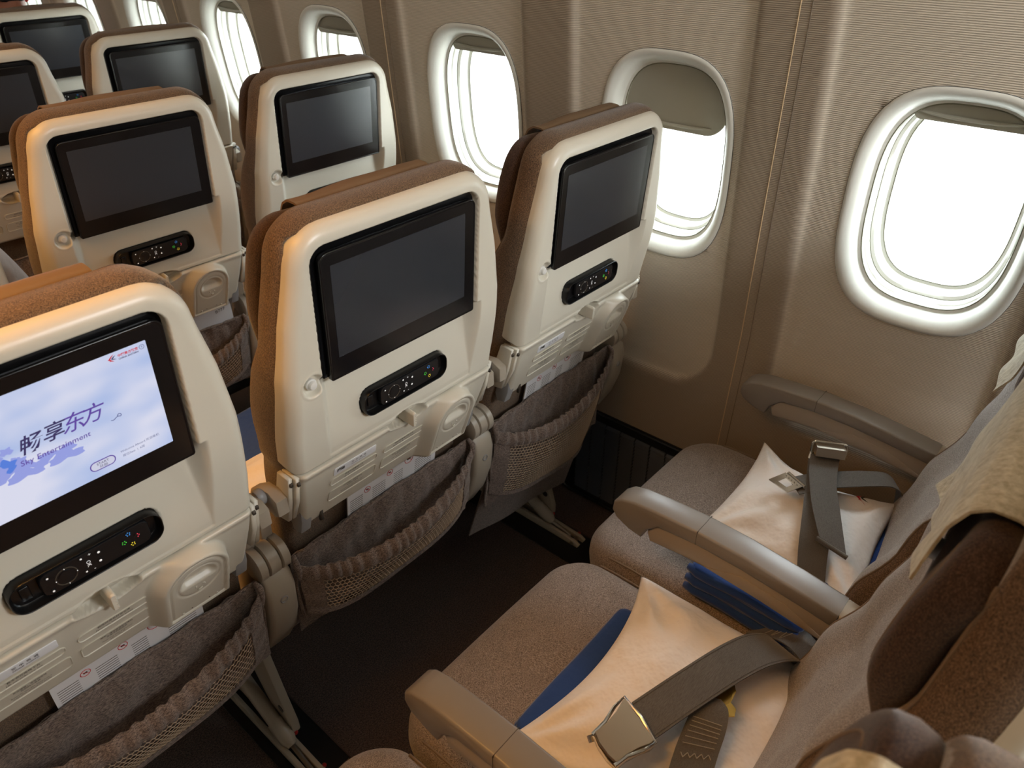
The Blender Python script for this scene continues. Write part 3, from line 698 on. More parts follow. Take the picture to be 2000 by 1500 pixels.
# --- literature pocket
def pk_rim(s): q = 1 - s * s; return (0.060 - 0.034 * q ** 0.8, -0.466 - 0.050 * q ** 0.7)
PKV = [0]
def pk_bot(s):
    q = 1 - s ** 4
    if PKV[0]: return (0.074 + 0.012 * (s + 1) - 0.030 * q, lerp(-0.655, -0.755, (s + 1) / 2) - 0.020 * q)
    return (0.058 - 0.022 * q, -0.590 - 0.034 * q)
def pk_surf(s, t):
    r, b = pk_rim(s), pk_bot(s); q = 1 - s * s
    y = lerp(r[0], b[0], t ** 1.5) - 0.014 * sin(pi * t ** 0.8) * q; v = lerp(r[1], b[1], t)
    return (0.208 * s * (1 - 0.02 * t), y, v)
def pocket_meshes():
    def back(s, t):
        u = lerp(-0.213, 0.213, s); v = lerp(-0.452 - 0.006 * abs(2 * s - 1), -0.655 if not PKV[0] else -0.70, t)
        return (u, 0.069 + (0.0028 * sin(u * 84 + 2.2 * sin(v * 30 + u * 9)) + 0.0014 * sin(u * 190 + v * 25)) * (1 - 0.4 * t) + 0.006 * t, v)
    mb = solid_sheet(back, 70, 26, 0.003)
    mb.tube([(lerp(-0.213, 0.213, k / 20), 0.068 + 0.0025 * sin(lerp(-0.213, 0.213, k / 20) * 70), -0.452 - 0.006 * abs(2 * k / 20 - 1)) for k in range(21)], 0.003, 6)
    panel = mb.me('pocket_panel', fab_pocket, auto=50)
    def band(s, t):
        S = lerp(-1, 1, s); k = t * 0.030 / max(0.05, pk_rim(S)[1] - pk_bot(S)[1]); x, y, v = pk_surf(S, k)
        rp = 0.0028 * sin(S * 58 + 2.0 * sin(S * 9)) * (1 - 0.35 * t) * min(1, (1 - abs(S)) * 8)
        return (x, y - 0.004 - rp - 0.003 * sin(pi * t), v + 0.0012 * sin(S * 41))
    mb = solid_sheet(band, 150, 6, 0.0035)
    for e in (0, 1): mb.tube([tuple(Vector(band(k / 80, e)) + Vector((0, -0.0005, 0))) for k in range(81)], 0.0016, 6)
    bandm = mb.me('elastic_band', fab_pocket, auto=60)
    mb = MB()
    for sd in (-1, 1):
        def strip(s, t, sd=sd):
            S = sd * lerp(0.84, 1.0, s); x, y, v = pk_surf(S, lerp(0.10, 1.0, t)); return (x, y - 0.0015 + 0.0012 * sin(t * 16), v)
        q = solid_sheet(strip, 6, 16, 0.003); mb.add(q.V, q.F)
    def hem(s, t):
        S = lerp(-1, 1, s); x, y, v = pk_surf(S, 1.0); return (x, y - 0.001, v - 0.010 * t + 0.003)
    q = solid_sheet(hem, 40, 2, 0.0035); mb.add(q.V, q.F)
    for sd in (-1, 1):  # folded corner tabs at the top
        mb.tube([(sd * 0.208, 0.066, -0.452), (sd * 0.211, 0.056, -0.462), (sd * 0.209, 0.052, -0.480), (sd * 0.208, 0.055, -0.50)], [0.004, 0.006, 0.005, 0.003], 8)
        mb.tube([(sd * 0.209, 0.064, -0.46), (sd * 0.212, 0.064, -0.53), (sd * 0.207, 0.066, -0.61)], 0.003, 6)
    edge = mb.me('pocket_edging', fab_pocket, auto=60)
    # hexagonal net
    bm = bmesh.new(); nx, ny = 44, (19 if PKV[0] else 11); vs = {}
    def key(x, y):
        k = (round(x, 4), round(y, 4))
        if k not in vs:
            s = max(-1, min(1, x)) * 0.87; t = 0.22 + 0.80 * y; vs[k] = bm.verts.new(pk_surf(s, min(1.01, t)))
        return vs[k]
    dx = 2.0 / nx; dy = 1.0 / ny
    for j in range(ny + 1):
        for i in range(nx + 1):
            cx = -1 + dx * (i + (0.5 if j % 2 else 0)); cy = dy * j
            P = [(cx, cy - dy * .667), (cx + dx / 2, cy - dy * .333), (cx + dx / 2, cy + dy * .333), (cx, cy + dy * .667), (cx - dx / 2, cy + dy * .333), (cx - dx / 2, cy - dy * .333)]
            if cx > 1 or cy > 1: continue
            try: bm.faces.new([key(*p) for p in P])
            except ValueError: pass
    me = bpy.data.meshes.new('pocket_net'); bm.to_mesh(me); bm.free()
    o = bpy.data.objects.new('n', me); COL.objects.link(o); w = o.modifiers.new('w', 'WIREFRAME'); w.thickness = 0.0018; w.use_replace = True; w.use_even_offset = False
    bpy.context.view_layer.update(); dg = bpy.context.evaluated_depsgraph_get()
    net = bpy.data.meshes.new_from_object(o.evaluated_get(dg)); net.name = 'pocket_net'; net.materials.clear(); net.materials.append(net_m)
    bpy.data.objects.remove(o)
    def flap(s, t):
        u = lerp(-0.212, 0.206, s); v = lerp(lerp(-0.63, -0.73, s), lerp(-0.835, -0.945, s), t)
        return (u * (1 - 0.02 * t), lerp(0.078, 0.098, s) + 0.042 * t - 0.006 * sin(pi * s) * (1 - t) + 0.004 * sin(u * 22) * t, v)
    flapm = solid_sheet(flap, 30, 12, 0.003).me('pocket_flap', fab_pocket, auto=50)
    return panel, bandm, edge, net, flapm
def bracket_mesh(s):
    mb = MB(); x = s * 0.219
    mb.profile([(0.030, -0.286), (0.050, -0.278), (0.075, -0.283), (0.100, -0.302), (0.112, -0.335), (0.112, -0.43), (0.096, -0.43), (0.094, -0.352), (0.082, -0.326), (0.060, -0.318), (0.040, -0.322), (0.028, -0.314)], min(x, x + s * 0.020), max(x, x + s * 0.020), 0.003)
    mb.profile([(0.040, -0.33), (0.066, -0.335), (0.076, -0.385), (0.070, -0.402), (0.050, -0.398), (0.042, -0.37)], min(s * .176, s * .196), max(s * .176, s * .196), 0.003, m=1)
    return mb.me('tray_arm', [leg_m, greymetal_m])
def bottom_mesh():
    hw = lambda y: 0.2415 - 0.006 * sm((y - 0.60) / 0.08)
    top = lambda u, y: 0.462 - 0.014 * sm((0.35 - y) / 0.2) + 0.006 * cos(u * 7) - 0.010 * sm((y - 0.55) / 0.12)
    bot = lambda u, y: 0.372 - 0.030 * sm((y - 0.15) / 0.2) + 0.015 * sm((y - 0.5) / 0.15)
    mb = slab(hw, 0.150, 0.676, top, bot, 0.042, nu=50, nv=60, rt=0.075, rb=0.03, p=2.3, m_side=0)
    V = [(x, z, y) for x, y, z in mb.V]  # (u, height, depth) -> (x, y, z)
    F = [f[::-1] for f in mb.F]
    mb2 = MB().add(V, F)
    for s in (-1, 1):
        P = [(s * (0.2415 - 0.010), y, top(s * .23, y) - 0.011) for y in [0.2 + 0.02 * k for k in range(21)]]
        mb2.tube(P, 0.0022, 6, 1)
    return mb2.me('seat_cushion', [fab_seat, pipe_m], auto=None)
def pan_mesh():
    mb = MB(); mb.profile([(0.30, 0.31), (0.60, 0.32), (0.60, 0.35), (0.26, 0.37), (0.26, 0.35)], -0.235, 0.235, 0.006)
    mb.tube([(-0.245, 0.26, 0.31), (0.245, 0.26, 0.31)], 0.020, 12); mb.tube([(-0.245, 0.56, 0.29), (0.245, 0.56, 0.29)], 0.022, 12)
    return mb.me('seat_pan', dark_m)
def armrest_meshes():
    mb = MB(); w = 0.0245
    mb.profile([(0.582, 0.612), (0.580, 0.630), (0.566, 0.643), (0.54, 0.651), (0.50, 0.655), (0.42, 0.659), (0.345, 0.657), (0.26, 0.648), (0.19, 0.638), (0.19, 0.612), (0.26, 0.620), (0.345, 0.628), (0.42, 0.630), (0.49, 0.624), (0.510, 0.605), (0.520, 0.582), (0.545, 0.586), (0.572, 0.598)], -w, w, 0.0045)
    mb.box(-w - 0.0003, w + 0.0003, 0.4205, 0.4212, 0.632, 0.6593, 1)
    pad = mb.me('armrest_pad', [armg_m, shell_d], auto=50)
    mb = MB(); mb.profile([(0.512, 0.600), (0.50, 0.622), (0.42, 0.633), (0.345, 0.631), (0.19, 0.615), (0.15, 0.60), (0.165, 0.570), (0.21, 0.570), (0.286, 0.581), (0.373, 0.589), (0.443, 0.586), (0.505, 0.580)], -0.020, 0.020, 0.005)
    mb.profile([(0.40, 0.592), (0.34, 0.612), (0.27, 0.606), (0.20, 0.578), (0.20, 0.572), (0.30, 0.584)], -0.0212, 0.0212, 0.001)
    skirt = mb.me('armrest_panel', skirt_m, auto=50)
    mb = MB()
    mb.profile([(0.19, 0.6375), (0.165, 0.634), (0.14, 0.620), (0.12, 0.600), (0.115, 0.585), (0.17, 0.585), (0.19, 0.610)], -0.0235, 0.0235, 0.006)
    for x0, x1 in ((-0.029, -0.0125), (-0.011, 0.011), (0.0125, 0.029)):
        mb.rings([[(x, 0.122 + r * cos(a), 0.618 + r * sin(a)) for a in [2 * pi * k / 24 for k in range(24)]] for x, r in ((x0, 0.026), (x0 + 0.002, 0.030), (x1 - 0.002, 0.030), (x1, 0.026))])
    mb.profile([(0.098, 0.588), (0.092, 0.560), (0.098, 0.500), (0.118, 0.440), (0.150, 0.385), (0.190, 0.36), (0.24, 0.36), (0.24, 0.44), (0.19, 0.56), (0.16, 0.60), (0.12, 0.602)], -0.027, 0.027, 0.008)
    mb.rings([[(r * cos(a), 0.0945 - h, 0.540 + r * sin(a)) for a in [2 * pi * k / 16 for k in range(16)]] for r, h in ((0.0075, -0.006), (0.0075, 0.0015), (0.006, 0.0025), (0.0055, 0.0005), (0.003, 0.0))], 1)
    rear = mb.me('armrest_hinge', [leg_m, greymetal_m], auto=50)
    return pad, skirt, rear
def leg_mesh():
    mb = MB()
    mb.profile([(0.42, 0.33), (0.285, 0.33), (0.262, 0.26), (0.232, 0.15), (0.205, 0.06), (0.205, 0.035), (0.225, 0.022), (0.255, 0.030), (0.285, 0.09), (0.335, 0.20), (0.43, 0.28)], 0.000, 0.020, 0.005)
    mb.tube([(-0.0012, 0.232, 0.098), (0.002, 0.232, 0.098)], 0.009, 14, 2)
    mb.tube([(-0.014, 0.52, 0.21), (-0.014, 0.36, 0.118), (-0.014, 0.215, 0.040)], [0.016, 0.0155, 0.015], 14)
    mb.tube([(-0.014, 0.245, 0.056), (-0.014, 0.205, 0.034), (-0.014, 0.190, 0.027)], [0.0175, 0.0175, 0.010], 14)
    mb.tube([(-0.014, 0.195, 0.030), (-0.016, 0.125, 0.014)], 0.0055, 8, 1)
    for x in (-0.034, -0.008): mb.profile([(0.56, 0.004), (0.090, 0.004), (0.085, 0.014), (0.10, 0.022), (0.19, 0.026), (0.56, 0.036)], x, x + 0.010, 0.002)
    mb.profile([(0.56, 0.004), (0.50, 0.004), (0.50, 0.32), (0.56, 0.32)], -0.03, 0.01, 0.006)
    mb.tube([(-0.036, 0.108, 0.012), (0.004, 0.108, 0.012)], 0.006, 10, 1)
    mb.ball((0.006, 0.112, 0.016), 0.005, 3, 6); mb.ball((0.006, 0.205, 0.034), 0.005, 3, 6)
    return mb.me('leg', [leg_m, brushed_m, black_m, mat('red_paint', rgb(170, 40, 40), 0.5)])
SH = shell_mesh(); TR = tray_mesh(); LA = latch_mesh(); PLM = [placard_mesh(i) for i in range(4)]; ST = sticker_mesh()
LI, MO, DI = screen_parts(); BAY, HS = remote_parts(); BT = button_mesh(); CU = cushion_mesh(); HR = headrest_mesh(); CA = cap_mesh(); CO = cover_mesh(); CO2 = cover_mesh(True)
PP, PB, PE, PN, PF = pocket_meshes(); PKV[0] = 1; PP2, PB2, PE2, PN2, PF2 = pocket_meshes(); PKV[0] = 0; BR = [bracket_mesh(-1), bracket_mesh(1)]; BO = bottom_mesh(); PA = pan_mesh(); AP, AS, AR = armrest_meshes(); LG = leg_mesh()
KNOB = MB().rings([[(0.236 + x, 0.06 + r * cos(a), -0.285 + r * sin(a)) for a in [2 * pi * k / 16 for k in range(16)]] for x, r in ((-0.03, 0.006), (0.0, 0.006), (0.0, 0.011), (0.003, 0.013), (0.010, 0.013), (0.013, 0.010))]).me('side_knob', greymetal_m, auto=50)
HR_DZ = {(0, 0): -0.006, (0, 1): -0.024, (0, 2): -0.018}
def make_seat(row, col, label, group, arms=(-1,), legs=(), full=True, lit=None, front=False):
    ox, oy = (col - 1) * SX, (row - 1) * P_ROW
    t = empty('airline_seat', (ox, oy, 0)); tag(t, label, 'seat', group)
    th = TH + radians(TILT.get((row, col), 0.0))
    loc = (0, 0.6 * tan(TH) - sin(th) * 0.6 / cos(TH), 0.45 + cos(th) * 0.6 / cos(TH))
    B = lambda nm, me: obj(nm, me, t, loc, (th, 0, 0))
    B('back_cushion', CU); B('back_shell', SH)
    hr = B('headrest', HR);  hr.location.z += HR_DZ.get((row, col), 0.0); 
    if front: obj('antimacassar', CO2 if col == 1 else CO, hr)['label'] = 'pale cream textured head cloth'
    else: obj('headrest_cap', CA, hr)
    mo = B('monitor', MO); obj('screen_lining', LI, mo); 
    if lit: obj('display', lit, mo)['label'] = 'lit pale blue display with welcome page'
    else: obj('display', DI, mo)['label'] = 'dark display, switched off'
    B('coat_button', BT)
    bay = B('remote_bay', BAY); obj('handset', HS, bay)
    tr = B('tray_table', TR); obj('latch', LA, tr)
    for m in PLM: obj('placard', m, tr)
    obj('sticker', ST, tr)['label'] = 'white printed sticker'
    for m in BR: B('tray_arm', m)
    if not front:
        B('side_knob', KNOB)
        lo = (row, col) == (1, 2)
        pk = B('seat_pocket', PP2 if lo else PP); obj('elastic_band', PB2 if lo else PB, pk); obj('pocket_edging', PE2 if lo else PE, pk); obj('pocket_net', PN2 if lo else PN, pk)
        if lo: obj('pocket_flap', PF2, pk)
    obj('seat_cushion', BO, t); obj('seat_pan', PA, t)
    for s in arms:
        a = obj('armrest', AP, t, (s * 0.245, 0, 0)); obj('armrest_panel', AS, a); obj('armrest_hinge', AR, a)
    for x in legs: obj('leg', LG, t, (x, 0, 0))
    return t
# ------------------------------------------------------------------ the lit welcome page
def lit_display():
    m = bpy.data.materials.new('welcome_page'); m.use_nodes = True; nt = m.node_tree; b = nt.nodes['Principled BSDF']; L = nt.links.new
    b.inputs['Base Color'].default_value = (0.02, 0.02, 0.03, 1); b.inputs['Roughness'].default_value = 0.15
    tc = nt.nodes.new('ShaderNodeTexCoord'); mp = nt.nodes.new('ShaderNodeMapping'); mp.inputs['Scale'].default_value = (9, 9, 16)
    n = nt.nodes.new('ShaderNodeTexNoise'); n.inputs['Scale'].default_value = 1; n.inputs['Detail'].default_value = 2
    cr = nt.nodes.new('ShaderNodeValToRGB'); e = cr.color_ramp.elements; e[0].position = 0.35; e[0].color = rgb(160, 182, 226); e[1].position = 0.62; e[1].color = rgb(216, 218, 236)
    L(tc.outputs['Object'], mp.inputs[0]); L(mp.outputs[0], n.inputs[0]); L(n.outputs['Fac'], cr.inputs[0]); L(cr.outputs[0], b.inputs['Emission Color'])
    b.inputs['Emission Strength'].default_value = 0.95
    def em(nm, c, s=0.9): return mat(nm, (c[0] * .05, c[1] * .05, c[2] * .05, 1), 0.4, emit=(c, s))
    mats = [m, em('page_violet', rgb(96, 70, 160)), em('page_navy', rgb(58, 50, 96)), em('page_red', rgb(200, 30, 50)), em('page_flower', rgb(88, 128, 220)), em('page_petal', rgb(150, 160, 226)), em('page_grey', rgb(84, 92, 140)), em('page_button', rgb(206, 208, 228))]
    mb = MB(); q = rrect(0, 0, 0.1233, 0.0693, 0.0008, 2); plate(mb, [(q, -0.001), (q, 0.0001)])
    H = lambda u, v: 0.0001
    rnd = random.Random(4)
    for k in range(26):   # watercolour flowers at the left
        a = rnd.uniform(0, 6.28); r = rnd.uniform(0.0, 0.030); cx, cy = -0.052 + r * cos(a) * 1.2, 0.004 + r * sin(a) * 1.1; s = rnd.uniform(0.004, 0.010)
        pts = [(cx + s * (1 + 0.25 * sin(5 * t + k)) * cos(t), cy + s * (0.8 + 0.25 * cos(4 * t + k)) * sin(t)) for t in [2 * pi * i / 20 for i in range(20)]]
        mb.add([(p[0], -0.0004 - 0.00002 * k, p[1]) for p in pts], [tuple(range(20))], 4 if k % 3 == 0 else 5)
    for k in range(12):
        x = -0.045 + 0.0065 * k; y = -0.016 + 0.006 * sin(k * 2.1); pts = [(x + 0.009 * cos(t) * (1 + .3 * sin(3 * t + k)), y - 0.004 + 0.0045 * sin(t)) for t in [2 * pi * i / 16 for i in range(16)]]
        mb.add([(p[0], -0.0003 - 0.00002 * k, p[1]) for p in pts], [tuple(range(16))], 5)
    for ch, x, y, z, mm in (('畅', -0.0105, 0.0065, 0.023, 2), ('享', 0.0120, 0.0090, 0.022, 2), ('东', 0.0315, 0.0095, 0.024, 1), ('方', 0.0505, 0.0100, 0.024, 1)):
        put_text(mb, ch, x, y, z, H=H, off=0.0012, m=mm, shear=0.30, bold=0.00025 if mm == 2 else 0.0001)
    put_text(mb, 'Sky Entertainment', 0.010, -0.0105, 0.0088, H=H, off=0.0012, m=1, shear=0.15, space=1.04, bold=0.00006)
    put_text(mb, '中國東方航空', 0.1030, 0.0640, 0.0036, H=H, off=0.0012, m=3, bold=0.0001)
    put_text(mb, 'CHINA EASTERN', 0.1030, 0.0602, 0.0028, H=H, off=0.0012, m=2, bold=0.00006)
    put_text(mb, 'Welcome Aboard 欢迎乘机', 0.088, -0.0500, 0.0038, H=H, off=0.0012, m=6)
    put_text(mb, '座位Seat  |  6排', 0.0795, -0.0562, 0.0038, H=H, off=0.0012, m=6)
    for s_, y in (('START', -0.0515), ('开始', -0.0560)): put_text(mb, s_, 0.0460, y, 0.0045, H=H, off=0.0016, m=2)
    o = lambda i: rrect(0.0460, -0.0537, 0.0138 - i, 0.0062 - i, 0.0062 - i)
    mb.rings([[(p[0], -0.0010, p[1]) for p in o(0)], [(p[0], -0.0011, p[1]) for p in o(0.0012)]], 1, False, False)
    mb.add([(p[0], -0.0009, p[1]) for p in o(0.0010)], [tuple(range(len(o(0))))], 7)
    swallow(mb, 0.0870, 0.0632, 0.0058, lambda x, y: (x, -0.0013, y), 3, 2)
    mb.tube([(0.1178 + 0.0026 * cos(t), -0.0012, 0.0640 + 0.0026 * sin(t)) for t in [2 * pi * i / 20 for i in range(20)]], 0.00025, 4, 6, closed=True)
    put_text(mb, '天', 0.1178, 0.0640, 0.0028, H=H, off=0.0012, m=6)
    P = [(0.0720 + 0.007 * t, -0.0060 + 0.0012 * sin(4 * t)) for t in [i / 8 * 1.4 - 0.7 for i in range(9)]] + [(0.0765 + 0.0020 * cos(a), -0.0042 + 0.0020 * sin(a)) for a in [i * .7 - 1 for i in range(7)]]
    mb.tube([(p[0], -0.0012, p[1]) for p in P], 0.00045, 4, 6)
    return mb.me('display_lit', mats, smooth=False, auto=None)
def swallow(mb, cx, cy, s, f, m1, m2):
    """two swept wings and a body in the shape of a flying swallow"""
    red = [(-.9, -.05), (-.55, .25), (-.1, .62), (.35, .85), (-.05, .42), (-.35, .10), (-.42, -.02), (-.20, -.28), (.25, -.62), (-.25, -.45), (-.62, -.35), (-.55, -.16)]
    dark = [(-.30, .02), (.15, .38), (.62, .52), (.22, .18), (.02, -.02), (.28, -.10), (.66, -.34), (.18, -.24), (-.16, -.14)]
    for pts, m in ((red, m1), (dark, m2)):
        V = [f(cx + x * s, cy + y * s) for x, y in pts]; mb.add(V, [tuple(range(len(V)))], m)
LIT = lit_display()
# ------------------------------------------------------------------ seats in place
G1 = 'seats with seat-back monitors ahead'
make_seat(1, 0, 'seat at the lower left whose monitor is lit with a welcome page', G1, arms=(1,), legs=(0.245,), lit=LIT)
make_seat(1, 1, 'middle seat of the nearest row ahead, dark monitor, net pocket bulging', G1, arms=(1,))
make_seat(1, 2, 'window seat of the nearest row ahead, smudged dark monitor, in front of the half-shaded window', G1, arms=(1,), legs=(0.145,))
make_seat(2, 0, 'seat at the far left edge in which the passenger in the grey shirt sits', G1, arms=(1,))
make_seat(2, 1, 'middle seat two rows ahead with a dark monitor and a folded card in its pocket', G1, arms=(1,))
make_seat(2, 2, 'window seat two rows ahead, its monitor catching a pale reflection', G1, arms=(1,))
make_seat(3, 1, 'seat three rows ahead, cut by the left edge, dark monitor', G1, arms=(1,))
make_seat(3, 2, 'window seat three rows ahead with window light streaked on its monitor', G1, arms=(1,))
make_seat(4, 2, 'farthest seat at the top left corner, in which the passenger with the black cap sits', G1, arms=(-1, 1))
G0 = 'empty seats of the nearest row seen from above'
s00 = make_seat(0, 0, 'seat at the bottom left whose cushion corner and headrest wing just enter the frame', G0, arms=(), front=True)
s01 = make_seat(0, 1, 'middle seat of the nearest row with a cream pillow and silver belt buckle', G0, arms=(-1, 1), front=True)
s02 = make_seat(0, 2, 'window seat of the nearest row with a white pillow under crossed grey belts', G0, arms=(1,), front=True)
# ------------------------------------------------------------------ pillows and blankets
def pillow(name, A, Bc, Cc, D, th, sag, pinch=0.05, seed=0, z0=0.0, m=pil_m):
    """A far front corner, Bc near front corner, Cc near back corner, D far back corner (x,y,z)"""
    A, Bc, Cc, D = map(Vector, (A, Bc, Cc, D)); rnd = random.Random(seed); ph = [rnd.uniform(0, 6) for _ in range(8)]
    n = 60; V = []; F = []; idx = {}
    def P(s, t, k):
        e = lambda q: 4 * q * (1 - q)
        p = (A * (1 - s) + Bc * s) * (1 - t) + (D * (1 - s) + Cc * s) * t
        # edges drawn in between the corners
        p = p + ((D + Cc - A - Bc) * 0.5) * (sag[0] * e(s) * (1 - t) ** 2 - sag[1] * e(s) * t ** 2) + ((Bc + Cc - A - D) * 0.5) * (sag[2] * e(t) * (1 - s) ** 2 - sag[3] * e(t) * s ** 2)
        d = min(s, 1 - s, t, 1 - t); prof = (e(s) * e(t)) ** 0.42
        wr = 0.0045 * sin(s * 17 + ph[0] + 3 * t) * exp(-t * 5) + 0.0045 * sin(t * 19 + ph[1] + 2 * s) * exp(-(1 - s) * 6) + 0.004 * sin(t * 16 + s * 3 + ph[2]) * exp(-s * 6) + 0.004 * sin(s * 15 + ph[3]) * exp(-(1 - t) * 5)
        wr += 0.003 * sin((s + t) * 13 + ph[4]) * sin((s - t) * 9 + ph[5])
        for q_, (cs, ct) in enumerate(((0, 0), (1, 0), (1, 1), (0, 1))):
            r_ = hypot(s - cs, t - ct); a_ = math.atan2(t - ct, s - cs); wr += 0.0042 * sin(a_ * 11 + ph[q_]) * exp(-((r_ - 0.28) / 0.17) ** 2)
        z = th * prof * (1.0 if k == 0 else -0.12) + (wr * min(1, d * 9) if k == 0 else 0)
        return (p.x, p.y, p.z + z)
    for k in (0, 1):
        for j in range(n + 1):
            for i in range(n + 1):
                bd = i in (0, n) or j in (0, n)
                if k and bd: idx[(k, i, j)] = idx[(0, i, j)]; continue
                g = lambda q: 0.6 * q + 0.4 * (0.5 - 0.5 * cos(pi * q))
                idx[(k, i, j)] = len(V); V.append(P(g(i / n), g(j / n), k))
        for j in range(n):
            for i in range(n):
                q = (idx[(k, i, j)], idx[(k, i + 1, j)], idx[(k, i + 1, j + 1)], idx[(k, i, j + 1)]); F.append(q if k else q[::-1])
    mb = MB().add(V, F)
    return mb
def pil_obj(mb, name, mats): return obj(name, mb.me(name, mats, auto=None))
mb = pillow('p', (0.202, -0.316, 0.517), (-0.185, -0.322, 0.500), (-0.175, -0.655, 0.500), (0.194, -0.606, 0.528), 0.064, (0.14, -0.08, 0.02, 0.04), seed=3)
p1 = pil_obj(mb, 'pillow', [pil_m]); tag(p1, 'cream pillow on the middle seat under the dark belt with the silver buckle', 'pillow', 'pillows on the seats')
mb = pillow('p', (0.700, -0.312, 0.520), (0.372, -0.322, 0.500), (0.352, -0.640, 0.500), (0.672, -0.602, 0.530), 0.062, (0.06, 0.05, 0.22, 0.03), seed=9)
p2 = pil_obj(mb, 'pillow', [pil_m]); tag(p2, 'white pillow with a red bird mark on the window seat under crossed belts', 'pillow', 'pillows on the seats')
def on_pillow(me, x, y):
    best = min(me.vertices, key=lambda v: (v.co.x - x) ** 2 + (v.co.y - y) ** 2 + (0 if v.co.z > 0.52 else 1)); return best.co.z
lm = MB(); 
def bird_pt(x, y): 
    X = 0.594 + 0.55 * x + 0.8 * y; Y = -0.548 - 0.8 * x + 0.55 * y; return (X, Y, on_pillow(p2.data, X, Y) + 0.0015)
swallow(lm, 0, 0, 0.016, bird_pt, 0, 1)
o = obj('bird_mark', lm.me('bird_mark', [red_ink, ink_m], smooth=False, auto=None), p2); o['label'] = 'small red and grey embroidered bird'
def blanket(name, poly_fn, mats, nu=40, nv=30): return solid_sheet(poly_fn, nu, nv, 0.006)
def folded(x0, x1, y0, y1, z0, layers, seed, skew=0.0, th=0.011):
    """a folded fleece: stacked rounded layers"""
    rnd = random.Random(seed); mb = MB()
    for k in range(layers):
        dx0, dx1, dy0, dy1 = [rnd.uniform(-0.006, 0.006) for _ in range(4)]; z = z0 + th * k
        def hw(v): return (x1 - x0) / 2
        f = lambda u, v: 0.5 * th + 0.0025 * sin(u * 30 + k + v * 12); b = lambda u, v: -0.5 * th
        q = slab(hw, y0 + dy0, y1 + dy1, f, b, 0.010, nu=24, nv=24, rt=0.02, rb=0.02, m_side=0)
        c = (x0 + x1) / 2
        mb.add([(c + u + dx0 + skew * (v - y0), v, z + y + th / 2) for u, y, v in q.V], [f_[::-1] for f_ in q.F])
    return mb
b1 = pil_obj(folded(-0.150, 0.145, -0.620, -0.314, 0.466, 2, 5, th=0.014), 'blanket', [blue_m]); tag(b1, 'folded blue blanket showing under the cream pillow on the middle seat', 'blanket', 'blue blankets under pillows')
mb = folded(0.385, 0.660, -0.655, -0.360, 0.462, 3, 8, th=0.014)
q = folded(0.262, 0.400, -0.575, -0.368, 0.468, 3, 11, th=0.021); mb.add(q.V, q.F)
for k in range(3): mb.tube([(0.268 + 0.002 * k, y, 0.482 + 0.021 * k + 0.003 * sin(y * 40 + k)) for y in [-0.368 - 0.0205 * j for j in range(11)]], [0.006] + [0.011] * 9 + [0.007], 10)
b2 = pil_obj(mb, 'blanket', [blue_m]); tag(b2, 'folded blue blanket on the window seat, its thick folds bulging below the centre armrest', 'blanket', 'blue blankets under pillows')
b3 = pil_obj(folded(-0.20, 0.12, 0.36, 0.68, 0.462, 3, 2, th=0.014), 'blanket', [blue_m]); tag(b3, 'blue blanket glimpsed between the lit-screen seat and the seat beside it', 'blanket', 'blue blankets under pillows')
mb = pillow('p', (0.14, 0.50, 0.508), (-0.215, 0.49, 0.508), (-0.20, 0.18, 0.508), (0.16, 0.19, 0.510), 0.05, (0.05, 0.05, 0.05, 0.05), seed=5)
p3 = pil_obj(mb, 'pillow', [pil_m]); tag(p3, 'cream pillow glimpsed between the two nearest seat backs at the left', 'pillow', 'pillows on the seats')
# ------------------------------------------------------------------ seat belts
def ribbon(pairs, th=0.0022, n=14, m=0, mb=None):
    """pairs of edge points -> smooth webbing"""
    mb = mb or MB(); L = [Vector(p[0]) for p in pairs]; R = [Vector(p[1]) for p in pairs]
    def cr(Pn, t):
        k = t * (len(Pn) - 1); i = min(int(k), len(Pn) - 2); f = k - i; g = lambda j: Pn[max(0, min(len(Pn) - 1, j))]
        a, b, c, d = g(i - 1), g(i), g(i + 1), g(i + 2)
        return 0.5 * ((2 * b) + (c - a) * f + (2 * a - 5 * b + 4 * c - d) * f * f + (3 * b - a - 3 * c + d) * f ** 3)
    fn = lambda s, t: tuple(cr(L, t).lerp(cr(R, t), s))
    q = solid_sheet(fn, 6, n * (len(pairs) - 1), th); mb.add(q.V, q.F, m); return mb, fn
def local(seat): return seat.location.copy()
def to_local(mb, seat):
    o = seat.location; mb.V = [(v[0] - o.x, v[1] - o.y, v[2] - o.z) for v in mb.V]; return mb
# window seat: tall strap to the open buckle, loose tail over it, and the tongue side
mb, _ = ribbon([((0.330, -0.545, 0.50), (0.325, -0.595, 0.495)), ((0.395, -0.509, 0.555), (0.389, -0.562, 0.550)), ((0.450, -0.486, 0.588), (0.460, -0.536, 0.586)), ((0.528, -0.458, 0.602), (0.545, -0.505, 0.600)), ((0.582, -0.438, 0.612), (0.606, -0.484, 0.612))])
_, f2 = ribbon([((0.586, -0.439, 0.622), (0.610, -0.486, 0.622)), ((0.538, -0.457, 0.614), (0.546, -0.506, 0.612)), ((0.469, -0.493, 0.604), (0.484, -0.539, 0.600)), ((0.414, -0.531, 0.592), (0.412, -0.579, 0.584))], mb=mb)
mb.tube([(0.411, -0.527, 0.590), (0.408, -0.583, 0.582)], 0.0042, 8)
_, f3 = ribbon([((0.520, -0.428, 0.598), (0.492, -0.462, 0.596)), ((0.565, -0.468, 0.606), (0.529, -0.492, 0.603)), ((0.592, -0.497, 0.606), (0.552, -0.516, 0.604)), ((0.625, -0.530, 0.604), (0.590, -0.552, 0.602)), ((0.668, -0.562, 0.588), (0.632, -0.586, 0.590)), ((0.702, -0.582, 0.540), (0.668, -0.605, 0.545)), ((0.706, -0.590, 0.47), (0.672, -0.615, 0.47))], mb=mb)
